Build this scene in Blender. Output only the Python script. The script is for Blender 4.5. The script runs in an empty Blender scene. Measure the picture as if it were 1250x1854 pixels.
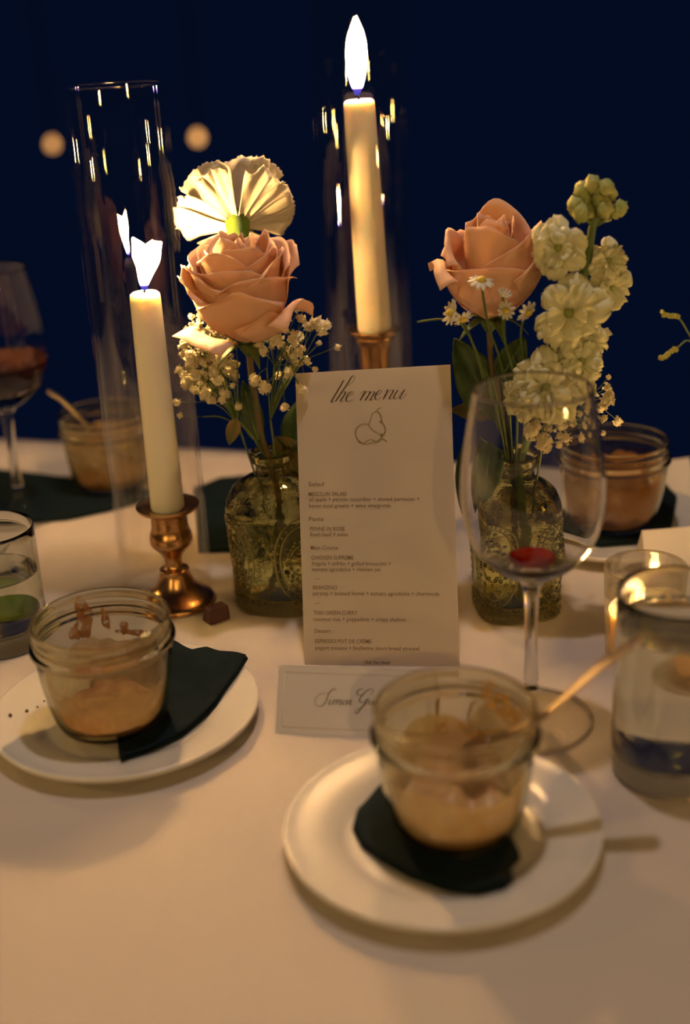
import bpy, math, random
from mathutils import Vector, Matrix, noise
rnd = random.Random(7)
SC = bpy.context.scene
COL = SC.collection
PI = math.pi
TZ = 0.75                      # height of the table top

# ------------------------------------------------------------------ camera
W, H = 1250.0, 1854.0
FPX, PITCH, ROLL = 2300.0, math.radians(22.0), math.radians(-2.9)
CAM = Vector((0, 0, TZ + 0.40))
fwd = Vector((0, math.cos(PITCH), -math.sin(PITCH)))
rt0 = Vector((1, 0, 0)); up0 = rt0.cross(fwd)
RT = rt0 * math.cos(ROLL) + up0 * math.sin(ROLL)
UP = -rt0 * math.sin(ROLL) + up0 * math.cos(ROLL)
cd = bpy.data.cameras.new('camera')
cam = bpy.data.objects.new('camera', cd); COL.objects.link(cam)
cam.matrix_world = Matrix(((RT.x, UP.x, -fwd.x, CAM.x), (RT.y, UP.y, -fwd.y, CAM.y), (RT.z, UP.z, -fwd.z, CAM.z), (0, 0, 0, 1)))
cd.sensor_fit = 'HORIZONTAL'; cd.sensor_width = 24.0; cd.lens = FPX / W * 24.0
cd.clip_start = 0.02; cd.clip_end = 100
cd.dof.use_dof = True; cd.dof.focus_distance = 0.825; cd.dof.aperture_fstop = 2.7
SC.camera = cam

# ------------------------------------------------------------------ world, lights, exposure
wd = bpy.data.worlds.new('night'); SC.world = wd; wd.use_nodes = True
wb = wd.node_tree.nodes['Background']
wb.inputs[0].default_value = (0.08, 0.24, 1.0, 1); wb.inputs[1].default_value = 0.0135
def lamp(name, kind, loc, energy, color, size, aim=None):
    l = bpy.data.lights.new(name, kind); l.energy = energy; l.color = color
    if kind == 'AREA': l.size = size
    else: l.shadow_soft_size = size
    o = bpy.data.objects.new(name, l); COL.objects.link(o); o.location = loc
    if aim is not None: o.rotation_euler = (Vector(aim) - Vector(loc)).to_track_quat('-Z', 'Y').to_euler()
    return o
lamp('overhead_lamp', 'POINT', (0.05, 0.75, TZ + 1.25), 12.5, (1.0, 0.82, 0.78), 0.024)
# amber fill points added outside the frame to warm the table and menu
for lx, ly, lz, le in ((-0.62, 1.02, .27, 1.6), (-0.70, 0.55, .24, 2.0), (0.66, 0.70, .26, 1.6), (0.60, 0.22, .20, 1.2), (-0.50, 0.02, .30, 1.9), (0.16, -0.95, .80, 9.5), (-0.55, -1.1, .85, 8.0), (0.8, -1.0, .70, 4.0)):
    lamp('amber_fill', 'POINT', (lx, ly, TZ + lz), le, (1.0, 0.62, 0.22), 0.010)
SC.view_settings.view_transform = 'Standard'; SC.view_settings.look = 'None'
SC.view_settings.gamma = 1.0; SC.view_settings.use_curve_mapping = False
SC.view_settings.exposure = 0.16
cy = SC.cycles
cy.max_bounces = 14; cy.transparent_max_bounces = 32; cy.transmission_bounces = 12; cy.glossy_bounces = 5; cy.diffuse_bounces = 3
cy.use_denoising = True; cy.sample_clamp_indirect = 4.0; cy.blur_glossy = 0.6
cy.caustics_reflective = False; cy.caustics_refractive = True
FLAME_POWER = 760.0

# ------------------------------------------------------------------ placing helpers
def ray(x, y): return RT * ((x - W / 2) / FPX) + UP * ((H / 2 - y) / FPX) + fwd
def at(x, y, z=0.0):
    d = ray(x, y); return CAM + d * ((TZ + z - CAM.z) / d.z)
def atY(x, y, Y):
    d = ray(x, y); return CAM + d * (Y / d.y)
def on_plane(x, y, p0, n):
    d = ray(x, y); return CAM + d * ((p0 - CAM).dot(n) / d.dot(n))

# ------------------------------------------------------------------ materials
def _nt(name):
    m = bpy.data.materials.new(name); m.use_nodes = True
    nt = m.node_tree; nt.nodes.clear()
    out = nt.nodes.new('ShaderNodeOutputMaterial')
    return m, nt, out
def noise_node(nt, scale, detail=3, rough=0.5):
    tc = nt.nodes.new('ShaderNodeTexCoord'); n = nt.nodes.new('ShaderNodeTexNoise')
    n.inputs['Scale'].default_value = scale; n.inputs['Detail'].default_value = detail; n.inputs['Roughness'].default_value = rough
    nt.links.new(tc.outputs['Object'], n.inputs['Vector']); return n
def mat(name, c1, c2=None, rough=0.5, scale=60, metal=0.0, bump=0.0, bscale=400, trans=0.0, sss=0.0, sssr=(1, .5, .2), sscale=.01, spec=0.5, lo=.35, hi=.65, sheen=0):
    m, nt, out = _nt(name); L = nt.links.new
    p = nt.nodes.new('ShaderNodeBsdfPrincipled')
    p.inputs['Roughness'].default_value = rough; p.inputs['Metallic'].default_value = metal
    p.inputs['Specular IOR Level'].default_value = spec
    c2 = c2 or tuple(x * .85 for x in c1)
    n = noise_node(nt, scale); r = nt.nodes.new('ShaderNodeValToRGB')
    r.color_ramp.elements[0].position = lo; r.color_ramp.elements[1].position = hi
    r.color_ramp.elements[0].color = (*c1, 1); r.color_ramp.elements[1].color = (*c2, 1)
    L(n.outputs['Fac'], r.inputs[0]); L(r.outputs[0], p.inputs['Base Color'])
    if sss:
        p.inputs['Subsurface Weight'].default_value = sss; p.inputs['Subsurface Radius'].default_value = sssr; p.inputs['Subsurface Scale'].default_value = sscale
    if bump:
        b = nt.nodes.new('ShaderNodeBump'); b.inputs['Strength'].default_value = bump; b.inputs['Distance'].default_value = 0.001
        n2 = noise_node(nt, bscale, 4); L(n2.outputs['Fac'], b.inputs['Height']); L(b.outputs[0], p.inputs['Normal'])
    if trans:
        t = nt.nodes.new('ShaderNodeBsdfTranslucent'); L(r.outputs[0], t.inputs['Color'])
        mx = nt.nodes.new('ShaderNodeMixShader'); mx.inputs[0].default_value = trans
        L(p.outputs[0], mx.inputs[1]); L(t.outputs[0], mx.inputs[2]); L(mx.outputs[0], out.inputs[0])
    else: L(p.outputs[0], out.inputs[0])
    return m
def thin_glass(name, tint=(1, 1, 1), k=.05, rough=0.0, edge=0.9):
    """clear thin glass: light passes straight through, reflections grow towards the rim"""
    m, nt, out = _nt(name); L = nt.links.new
    lw = nt.nodes.new('ShaderNodeLayerWeight'); lw.inputs['Blend'].default_value = .5
    pw = nt.nodes.new('ShaderNodeMath'); pw.operation = 'POWER'; pw.inputs[1].default_value = 5.0; L(lw.outputs['Facing'], pw.inputs[0])
    ma = nt.nodes.new('ShaderNodeMath'); ma.operation = 'MULTIPLY_ADD'; ma.inputs[1].default_value = edge; ma.inputs[2].default_value = k
    L(pw.outputs[0], ma.inputs[0])
    t = nt.nodes.new('ShaderNodeBsdfTransparent'); t.inputs[0].default_value = (*tint, 1)
    g = nt.nodes.new('ShaderNodeBsdfGlossy'); g.inputs['Roughness'].default_value = rough; g.inputs[0].default_value = (1, 1, 1, 1)
    mx = nt.nodes.new('ShaderNodeMixShader'); L(ma.outputs[0], mx.inputs[0]); L(t.outputs[0], mx.inputs[1]); L(g.outputs[0], mx.inputs[2])
    L(mx.outputs[0], out.inputs[0]); return m
def thick_glass(name, tint=(1, 1, 1), ior=1.45, through=.3, rough=0.0, bump=0, bscale=300):
    """solid refracting glass mixed with a share of straight-through light"""
    m, nt, out = _nt(name); L = nt.links.new
    g = nt.nodes.new('ShaderNodeBsdfGlass'); g.inputs['Color'].default_value = (*tint, 1); g.inputs['IOR'].default_value = ior; g.inputs['Roughness'].default_value = rough
    if bump:
        b = nt.nodes.new('ShaderNodeBump'); b.inputs['Strength'].default_value = bump; b.inputs['Distance'].default_value = .001
        n2 = noise_node(nt, bscale, 2); L(n2.outputs['Fac'], b.inputs['Height']); L(b.outputs[0], g.inputs['Normal'])
    t = nt.nodes.new('ShaderNodeBsdfTransparent'); t.inputs[0].default_value = (*tint, 1)
    mx = nt.nodes.new('ShaderNodeMixShader'); mx.inputs[0].default_value = through
    L(g.outputs[0], mx.inputs[1]); L(t.outputs[0], mx.inputs[2]); L(mx.outputs[0], out.inputs[0]); return m
def flame_mat(name, zlo, zhi, power):
    m, nt, out = _nt(name); L = nt.links.new
    tc = nt.nodes.new('ShaderNodeTexCoord'); sp = nt.nodes.new('ShaderNodeSeparateXYZ'); L(tc.outputs['Object'], sp.inputs[0])
    mr = nt.nodes.new('ShaderNodeMapRange'); mr.inputs[1].default_value = zlo; mr.inputs[2].default_value = zhi; L(sp.outputs['Z'], mr.inputs[0])
    r = nt.nodes.new('ShaderNodeValToRGB'); e = r.color_ramp.elements
    e[0].position = 0.0; e[0].color = (.05, .06, .55, 1); e[1].position = 1.0; e[1].color = (1, .56, .17, 1)
    a = e.new(.10); a.color = (.16, .10, .60, 1); b = e.new(.26); b.color = (1, .58, .22, 1)
    L(mr.outputs[0], r.inputs[0])
    s = nt.nodes.new('ShaderNodeMapRange'); s.inputs[1].default_value = .08; s.inputs[2].default_value = .34; s.inputs[3].default_value = 1.0; s.inputs[4].default_value = power
    L(mr.outputs[0], s.inputs[0])
    em = nt.nodes.new('ShaderNodeEmission'); L(r.outputs[0], em.inputs[0]); L(s.outputs[0], em.inputs[1]); L(em.outputs[0], out.inputs[0])
    return m
def residue(name, c1, c2, scale=45, lo=.42, hi=.6, most=.9, least=.25):
    """smears of dessert: more or less see-through from place to place"""
    m, nt, out = _nt(name); L = nt.links.new
    n = noise_node(nt, scale, 4); n2 = noise_node(nt, scale * .6, 3)
    r = nt.nodes.new('ShaderNodeValToRGB'); r.color_ramp.elements[0].color = (*c1, 1); r.color_ramp.elements[1].color = (*c2, 1)
    r.color_ramp.elements[0].position = .4; r.color_ramp.elements[1].position = .62
    L(n2.outputs['Fac'], r.inputs[0])
    p = nt.nodes.new('ShaderNodeBsdfPrincipled'); p.inputs['Roughness'].default_value = .4; L(r.outputs[0], p.inputs['Base Color'])
    tl = nt.nodes.new('ShaderNodeBsdfTranslucent'); L(r.outputs[0], tl.inputs[0])
    m1 = nt.nodes.new('ShaderNodeMixShader'); m1.inputs[0].default_value = .5; L(p.outputs[0], m1.inputs[1]); L(tl.outputs[0], m1.inputs[2])
    mr = nt.nodes.new('ShaderNodeMapRange'); mr.inputs[1].default_value = lo; mr.inputs[2].default_value = hi; mr.inputs[3].default_value = least; mr.inputs[4].default_value = most
    L(n.outputs['Fac'], mr.inputs[0])
    t = nt.nodes.new('ShaderNodeBsdfTransparent'); mx = nt.nodes.new('ShaderNodeMixShader')
    L(mr.outputs[0], mx.inputs[0]); L(t.outputs[0], mx.inputs[1]); L(m1.outputs[0], mx.inputs[2]); L(mx.outputs[0], out.inputs[0]); return m

M_cloth = mat('tablecloth_linen', (.585, .515, .435), (.555, .49, .41), .9, 5, bump=.35, bscale=900, spec=.15)
M_floor = mat('dark_floor', (.004, .004, .008), (.006, .006, .010), .9, 3, spec=.1)
M_wood = mat('table_wood', (.10, .05, .02), (.06, .03, .012), .5, 8)
M_china = mat('white_china', (.66, .62, .53), (.64, .60, .51), .22, 10)
M_napkin = mat('black_napkin_paper', (.002, .009, .012), (.005, .013, .016), .85, 90, bump=.5, bscale=1500, spec=.15)
M_brass = mat('aged_brass', (.78, .45, .17), (.46, .23, .09), .27, 35, metal=1.0, bump=.15, bscale=120)
M_wax = mat('candle_wax', (.94, .85, .69), (.92, .83, .66), .42, 12, sss=.55, sssr=(1, .62, .28), sscale=.012, spec=.4)
M_wick = mat('wick', (.02, .015, .01), None, .9)
M_card = mat('card_stock', (.90, .82, .70), (.87, .79, .67), .8, 30, bump=.15, bscale=1200, trans=.62, spec=.2)
M_pcard = mat('place_card_stock', (.82, .76, .68), (.79, .73, .65), .75, 30, bump=.15, bscale=1200, trans=.15, spec=.2)
M_ink = mat('brown_ink', (.045, .022, .010), (.055, .028, .012), .8)
M_inkg = mat('grey_brown_ink', (.17, .115, .055), (.19, .13, .06), .8)
M_inkp = mat('olive_print', (.20, .14, .055), (.24, .17, .07), .8)
M_tube = thin_glass('clear_cylinder_glass', (1, .985, .955), .040, 0.0, .80)
M_bowl = thick_glass('wine_glass_bowl', (1, .995, .98), 1.45, 0)
M_stem = thick_glass('wine_glass_stem', (.99, .98, .95), 1.45, 0)
M_foot = thin_glass('wine_glass_foot', (.985, .975, .95), .05, 0.02, .7)
M_jar = thick_glass('jar_glass', (.975, .945, .82), 1.45, 0)
M_vase = thick_glass('pressed_vase_glass', (.985, .97, .74), 1.45, 0, bump=.3, bscale=260)
M_relief = thick_glass('vase_relief_glass', (.985, .975, .85), 1.45, 0)
M_tumb = thick_glass('tumbler_glass', (.985, .98, .93), 1.45, 0)
M_water = thick_glass('water', (.99, .99, .96), 1.33, 0)
M_wine = thick_glass('red_wine', (.75, .10, .05), 1.34, .3)
M_rosewine = thick_glass('rose_wine', (.85, .55, .40), 1.34, .4)
M_peach = mat('peach_petal', (1.0, .74, .53), (.98, .68, .47), .6, 25, trans=.45, sss=0, spec=.25, bump=.2, bscale=200)
M_peach2 = mat('deep_peach_petal', (.98, .65, .42), (.98, .70, .47), .6, 25, trans=.42, spec=.25, bump=.2, bscale=200)
M_cream = mat('cream_petal', (.80, .74, .62), (.78, .71, .58), .6, 30, trans=.4, spec=.2, bump=.3, bscale=300)
M_stock = mat('stock_petal', (.92, .90, .66), (.88, .86, .56), .6, 60, trans=.45, spec=.2, bump=.15, bscale=300)
M_stockc = mat('stock_centre', (.42, .46, .10), (.32, .38, .08), .6, 60, trans=.2)
M_bud = mat('stock_bud', (.36, .42, .12), (.52, .52, .18), .6, 120, trans=.15)
M_stem_g = mat('green_stem', (.07, .12, .025), (.10, .15, .04), .5, 60)
M_stem_r = mat('reddish_stem', (.13, .07, .03), (.09, .10, .03), .5, 60)
M_leaf = mat('dark_leaf', (.03, .07, .015), (.05, .10, .02), .45, 40, trans=.25)
M_leaf2 = mat('olive_leaf', (.16, .16, .05), (.22, .15, .05), .5, 40, trans=.3)
M_calyx = mat('calyx_green', (.17, .28, .035), (.12, .22, .03), .5, 60, trans=.3)
M_breath = mat('gypsophila_blossom', (.93, .86, .62), (.88, .78, .50), .7, 400, trans=.35)
M_daisyw = mat('daisy_petal', (.88, .85, .70), None, .6, trans=.35)
M_daisyy = mat('daisy_centre', (.70, .52, .06), (.55, .40, .04), .7, 500)
M_spoon = mat('brushed_spoon_metal', (.55, .42, .26), (.48, .36, .22), .42, 50, metal=1.0)
M_crumb = mat('brown_crumb', (.10, .045, .02), None, .8)
M_choc = mat('dark_brown_block', (.05, .018, .012), (.09, .03, .02), .5, 60)
M_lime = mat('lime_peel', (.30, .45, .05), (.24, .38, .04), .45, 80, trans=.2)
M_limef = mat('lime_flesh', (.45, .52, .14), (.55, .58, .22), .4, 120, trans=.4)
M_berry = mat('red_cherry', (.45, .03, .02), (.35, .02, .02), .15, 40)
M_black = mat('black_plastic', (.01, .01, .01), None, .5)

# ------------------------------------------------------------------ mesh helpers
class MB:
    def __init__(s): s.v = []; s.f = []
    def add(s, vs, fs):
        o = len(s.v); s.v += [tuple(v) for v in vs]; s.f += [tuple(i + o for i in f) for f in fs]; return s
    def grid(s, fn, nu, nv, closed=False):
        vs = [fn(i / nu, j / nv) for j in range(nv + 1) for i in range(nu + (0 if closed else 1))]
        w = nu if closed else nu + 1; fs = []
        for j in range(nv):
            for i in range(nu):
                a = j * w + i; b = j * w + (i + 1) % w; fs.append((a, b, b + w, a + w))
        return s.add(vs, fs)
    def lathe(s, c, prof, seg=48, closed=False, wob=None):
        """prof: (r, z) pairs; c: base point"""
        vs = []; fs = []; n = len(prof)
        for r, z in prof:
            for i in range(seg):
                a = 2 * PI * i / seg; rr = r if wob is None else wob(r, a, z)
                vs.append((c[0] + rr * math.cos(a), c[1] + rr * math.sin(a), c[2] + z))
        for j in range(n if closed else n - 1):
            k = (j + 1) % n
            for i in range(seg):
                i2 = (i + 1) % seg; fs.append((j * seg + i, j * seg + i2, k * seg + i2, k * seg + i))
        if not closed:
            if prof[0][0] < .0006: fs.append(tuple(reversed(range(seg))))
            if prof[-1][0] < .0006: fs.append(tuple((n - 1) * seg + i for i in range(seg)))
        return s.add(vs, fs)
    def tube(s, pts, rad, seg=8, caps=True):
        pts = [Vector(p) for p in pts]; n = len(pts)
        if not hasattr(rad, '__len__'): rad = [rad] * n
        vs = []; fs = []; prev = None
        for i, p in enumerate(pts):
            d = (pts[min(i + 1, n - 1)] - pts[max(i - 1, 0)]).normalized()
            if prev is None:
                prev = d.orthogonal().normalized()
            a = (prev - d * prev.dot(d)).normalized(); prev = a; b = d.cross(a)
            for k in range(seg):
                t = 2 * PI * k / seg; vs.append(p + (a * math.cos(t) + b * math.sin(t)) * rad[i])
        for i in range(n - 1):
            for k in range(seg):
                k2 = (k + 1) % seg; fs.append((i * seg + k, i * seg + k2, (i + 1) * seg + k2, (i + 1) * seg + k))
        if caps: fs.append(tuple(reversed(range(seg)))); fs.append(tuple((n - 1) * seg + k for k in range(seg)))
        return s.add(vs, fs)
    def ball(s, c, r, nu=12, nv=8, sc=(1, 1, 1), wob=None):
        def fn(u, v):
            a = 2 * PI * u; b = PI * (v * .998 + .001) - PI / 2
            d = Vector((math.cos(b) * math.cos(a), math.cos(b) * math.sin(a), math.sin(b)))
            k = r * (1 if wob is None else wob(d)); return (c[0] + d.x * k * sc[0], c[1] + d.y * k * sc[1], c[2] + d.z * k * sc[2])
        return s.grid(fn, nu, nv, True)
    def prism(s, poly, z0, z1, top=None):
        n = len(poly); vs = [(p[0], p[1], z0) for p in poly] + [(p[0], p[1], z1) for p in (top or poly)]
        fs = [tuple(reversed(range(n))), tuple(range(n, 2 * n))] + [(i, (i + 1) % n, n + (i + 1) % n, n + i) for i in range(n)]
        return s.add(vs, fs)
    def slab(s, corners, n, t):
        """a thin sheet of thickness t behind four world corners"""
        n = Vector(n); c = [Vector(p) for p in corners]; vs = c + [p - n * t for p in c]
        return s.add(vs, [(0, 1, 2, 3), (7, 6, 5, 4), (0, 4, 5, 1), (1, 5, 6, 2), (2, 6, 7, 3), (3, 7, 4, 0)])
ORG = {}
def thing(name, loc, label, cat, group=None):
    o = bpy.data.objects.new(name, None); COL.objects.link(o); o.location = loc; o.empty_display_size = .01
    o['label'] = label; o['category'] = cat
    if group: o['group'] = group
    ORG[o] = Vector(loc); return o
def put(mb, name, m, parent=None, origin=None, label=None, cat=None, group=None, kind=None, smooth=True, solid=0, sub=0, bevel=0):
    og = ORG[parent] if parent else Vector(origin if origin is not None else (0, 0, 0))
    me = bpy.data.meshes.new(name); me.from_pydata([(v[0] - og.x, v[1] - og.y, v[2] - og.z) for v in mb.v], [], mb.f)
    me.materials.append(m); me.update()
    if smooth: me.polygons.foreach_set('use_smooth', [True] * len(me.polygons))
    o = bpy.data.objects.new(name, me); COL.objects.link(o)
    if parent: o.parent = parent
    else: o.location = og
    ORG[o] = og
    if label: o['label'] = label
    if cat: o['category'] = cat
    if group: o['group'] = group
    if kind: o['kind'] = kind
    if solid:
        q = o.modifiers.new('thickness', 'SOLIDIFY'); q.thickness = solid; q.offset = 0
    if bevel:
        q = o.modifiers.new('bevel', 'BEVEL'); q.width = bevel; q.segments = 3; q.limit_method = 'ANGLE'
    if sub:
        q = o.modifiers.new('smooth', 'SUBSURF'); q.levels = sub; q.render_levels = sub
    return o
def spline(pts, n=8):
    pts = [Vector(p) for p in pts]; out = []
    for i in range(len(pts) - 1):
        p0, p1, p2, p3 = pts[max(i - 1, 0)], pts[i], pts[i + 1], pts[min(i + 2, len(pts) - 1)]
        for k in range(n):
            t = k / n
            out.append(.5 * ((2 * p1) + (p2 - p0) * t + (2 * p0 - 5 * p1 + 4 * p2 - p3) * t * t + (3 * p1 - p0 - 3 * p2 + p3) * t ** 3))
    out.append(pts[-1]); return out
def profspline(pts, n=5): return [(max(p.x, .0002), p.y) for p in spline([(a, b, 0) for a, b in pts], n)]

# ------------------------------------------------------------------ setting: floor and table
e = 6.0
put(MB().prism([(-e, -4), (e, -4), (e, 3.0), (-e, 3.0)], -.05, 0), 'floor', M_floor, kind='structure', smooth=False)
ex = Vector((.957, -.29, 0)).normalized(); ny = Vector((.29, .957, 0)).normalized()
def tb(a, b, z=0): p = ex * a + ny * b; return (p.x, p.y, z)
tab = thing('dining_table', tb(0, .62), 'long wooden table hidden under the white tablecloth', 'table')
t0 = [tb(-1.2, .15)[:2], tb(1.2, .15)[:2], tb(1.2, 1.085)[:2], tb(-1.2, 1.085)[:2]]
put(MB().prism(t0, TZ - .04, TZ - .004), 'tabletop', M_wood, tab, smooth=False)
for a in (-1.1, 1.1):
    for b in (.23, 1.0):
        p = tb(a, b); put(MB().lathe((p[0], p[1], 0), [(.0005, 0), (.022, 0), (.026, .3), (.03, TZ - .04), (.0005, TZ - .04)], 16), 'leg', M_wood, tab)
def cloth_mesh():
    mb = MB(); na, nb = 120, 60
    prof = [(-.30, 1), (-.2, 1), (-.08, 1), (-.015, 1), (0, 0)]
    a0, a1, b0, b1 = -1.203, 1.203, .147, 1.088
    def pt(u, v):
        a = a0 - .05 + (a1 - a0 + .10) * u; b = b0 - .05 + (b1 - b0 + .10) * v
        ca, cb = min(max(a, a0), a1), min(max(b, b0), b1)
        ov = max(abs(a - ca), abs(b - cb)) / .05
        wob = .5 * math.sin(a * 21) * math.sin(b * 17)
        q = tb(ca + (a - ca) * .35 * (1 + wob), cb + (b - cb) * .35 * (1 + wob))
        z = TZ - .30 * ov ** 1.0 if ov > 0 else TZ
        return (q[0], q[1], z)
    us = [i for i in range(na + 1)]
    return mb.grid(pt, 96, 56)
put(cloth_mesh(), 'tablecloth', M_cloth, origin=(0, 0, 0), label='plain white cloth covering the whole dining table', cat='tablecloth')

# ------------------------------------------------------------------ plates
def plate(c, R, label, rim=.0115):
    prof = profspline([(.0005, .0035), (R * .45, .0035), (R * .60, .0040), (R * .66, .0062), (R * .74, .0085), (R * .92, rim - .0008), (R * .985, rim + .0004), (R, rim - .0012), (R * .97, rim - .0038), (R * .8, .0052), (R * .62, .0012), (R * .5, 0), (R * .48, .0014), (.0005, .0014)], 4)
    return put(MB().lathe(c, prof, 96), 'side_plate', M_china, origin=c, label=label, cat='plate')
pR = at(800, 1503, .006); pR.z = TZ
pL = at(230, 1288, .006); pL.z = TZ
plate(pR, .0805, 'white side plate in front, under the jar with the spoon')
plate(pL, .0805, 'white side plate at left with black napkin and dessert jar')
for i, (x, y, r, lb) in enumerate([(49, 1289, .0011, 'second crumb from the left on the left plate rim'), (68, 1281, .0007, 'third crumb from the left on the left plate rim'), (19, 1297, .0012, 'largest brown crumb, leftmost on the left plate rim'), (80, 1270, .0006, 'smallest brown crumb, nearest the jar on the left plate')]):
    c = at(x, y, .0102)
    put(MB().ball((c.x, c.y, c.z + r * .6), r, 7, 5, wob=lambda d: 1 + .3 * noise.noise(d * 3 + Vector((i, 0, 0)))), 'crumb', M_crumb, origin=c, label=lb, cat='crumb', group='crumbs on the left plate')

# ------------------------------------------------------------------ napkins
def napkin(px, z, label, layers=3, gap=.0013, wav=.0012, zf=None, name='paper_napkin', seed=0):
    pts = [at(x, y, z) for x, y in px]; c = sum(pts, Vector()) / len(pts)
    mb = MB()
    for k in range(layers):
        zz = gap * k; ns = 14; loops = 9; vs = []; fs = []
        bd = []
        n = len(pts)
        for i in range(n):
            a, b = pts[i], pts[(i + 1) % n]
            for q in range(8): bd.append(a.lerp(b, q / 8))
        nb = len(bd)
        for j in range(loops + 1):
            f = j / loops
            for p in bd:
                q = c.lerp(p, max(f, .001) * (1 - .012 * k * ((1 + math.sin(p.x * 300 + k)) / 2)))
                h = wav * noise.noise(Vector((q.x * 40, q.y * 40, k * .3 + seed))) + (zf(q.x, q.y) if zf else 0)
                vs.append((q.x, q.y, q.z + zz + max(h, 0) + (.0008 * f * f if k == layers - 1 else 0)))
        for j in range(loops):
            for i in range(nb):
                i2 = (i + 1) % nb; fs.append((j * nb + i, j * nb + i2, (j + 1) * nb + i2, (j + 1) * nb + i))
        mb.add(vs, fs)
    o = put(mb, name, M_napkin, origin=c, label=label, cat='napkin', solid=.0009)
    return o
def lift(c, R, z0):
    def f(x, y):
        r = math.hypot(x - c.x, y - c.y) / R
        if r < .58: return 0.0
        if r < .74: return (r - .58) / .16 * .005
        return .005 + (r - .74) * .0115
    return f
napkin([(318, 1186), (352, 1198), (378, 1197), (404, 1204), (451, 1214), (432, 1238), (392, 1285), (330, 1335), (262, 1372), (222, 1395), (216, 1372), (212, 1330), (140, 1290), (170, 1235)], .0048, 'black napkin folded to a point on left plate under the jar', 3, zf=lift(pL, .0805, 0))
napkin([(672, 1450), (700, 1420), (860, 1400), (950, 1440), (935, 1500), (925, 1520), (943, 1555), (920, 1580), (930, 1602), (915, 1622), (868, 1632), (800, 1612), (740, 1590), (690, 1562), (655, 1535), (638, 1502), (645, 1475)], .0050, 'crumpled black napkin under the front jar with the spoon', 3, zf=lift(pR, .0805, 0), seed=3)
napkin([(-40, 850), (60, 860), (150, 872), (250, 888), (330, 896), (270, 905), (190, 928), (120, 942), (20, 950), (-40, 950)], .001, 'black napkin lying flat behind the left glasses', 2, seed=5)
napkin([(352, 888), (400, 868), (480, 862), (588, 860), (600, 960), (520, 985), (426, 999), (360, 1001)], .001, 'black napkin lying flat behind the left flower vase', 2, seed=6)

# ------------------------------------------------------------------ dessert jars
JAR_OUT = [(.0005, 0), (.0255, 0), (.0300, .0012), (.0325, .005), (.0352, .014), (.0378, .028), (.0392, .042), (.0398, .048), (.0400, .0505), (.0418, .0520), (.0425, .0538), (.0420, .0552), (.0402, .0566), (.0398, .0580), (.0406, .0592), (.0400, .0606), (.0397, .0625), (.0402, .0640), (.0405, .0662), (.0402, .0680), (.0392, .0688)]
JAR_IN = [(.0384, .0680), (.0382, .0660), (.0380, .0560), (.0378, .0500), (.0370, .0440), (.0354, .0280), (.0328, .0140), (.0300, .0062), (.0250, .0042), (.0005, .0040)]
def jar(c, label, res=None, resargs=(), s=1.0):
    prof = profspline(JAR_OUT, 2) + profspline(JAR_IN, 2)
    prof = [(r * s, z * s) for r, z in prof]
    j = thing('dessert_jar', c, label, 'jar')
    put(MB().lathe(c, prof, 72), 'glass_body', M_jar, j)
    return j
def dessert(c, m, label, hts, pool=.009, s=1.0, seed=0):
    """remains of a dessert: a pool on the bottom and a smear up the wall"""
    t = thing('dessert_remains', (c[0], c[1], c[2] + .0045), label, 'dessert')
    inner = [(.0370, .0440), (.0354, .0280), (.0328, .0140), (.0302, .0070)]
    def rad(z):
        z /= s; pr = inner
        if z >= pr[0][1]: return (pr[0][0] + (z - .044) * .05) * s
        for (r1, z1), (r2, z2) in zip(pr, pr[1:]):
            if z2 <= z <= z1: return (r2 + (r1 - r2) * (z - z2) / (z1 - z2)) * s
        return pr[-1][0] * s * .99
    mb = MB()
    def fn(u, v):
        a = 2 * PI * u
        top = hts[0] + hts[1] * noise.noise(Vector((math.cos(a) * 1.4, math.sin(a) * 1.4, seed))) + hts[2] * noise.noise(Vector((math.cos(a) * 5, math.sin(a) * 5, seed + 4)))
        top = max(min(top, .062), .012) * s
        z = .006 * s + (top - .006 * s) * v; r = rad(z) - .0006 - .0006 * (1 - v)
        return (c[0] + r * math.cos(a), c[1] + r * math.sin(a), c[2] + z)
    mb.grid(fn, 90, 14, True); put(mb, 'wall_smear', m[0], t)
    mp = MB()
    def fp(u, v):
        a = 2 * PI * u; r = .0296 * s * max(v, .002)
        z = .0050 + pool * (.55 + .45 * noise.noise(Vector((math.cos(a) * v * 2.2, math.sin(a) * v * 2.2, seed + 2)))) * (1 - .25 * v)
        return (c[0] + r * math.cos(a), c[1] + r * math.sin(a), c[2] + z * s)
    mp.grid(fp, 48, 10, True); mp.lathe(c, [(.0296 * s, .0055 * s), (.0005, .0052 * s)], 48)
    put(mp, 'bottom_layer', m[1], t)
    return t
M_res1 = residue('caramel_smear', (.62, .43, .19), (.74, .55, .28), 40, .40, .60, .75, .34)
M_res2 = residue('custard_smear', (.86, .70, .36), (.80, .55, .28), 45, .34, .56, .88, .58)
M_pool1 = mat('dark_caramel', (.36, .14, .05), (.58, .34, .12), .35, 60)
M_pool2 = mat('custard', (.60, .32, .16), (.74, .54, .24), .4, 70)
M_res3 = residue('orange_smear', (.50, .24, .07), (.42, .20, .06), 40, .3, .5, .92, .5)
jL = at(205, 1302, .0075); jR = at(827, 1488, .0075)
jar(jL, 'nearly empty dessert jar on left plate beside the black napkin')
dessert(jL, (M_res1, M_pool1), 'brown smeared dessert remains inside the left plate jar', (.036, .014, .003), seed=1)
jar(jR, 'front dessert jar holding a spoon, on the nearest plate')
dessert(jR, (M_res2, M_pool2), 'yellow and pinkish dessert remains inside the front jar', (.038, .009, .003), pool=.014, seed=9)
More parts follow.
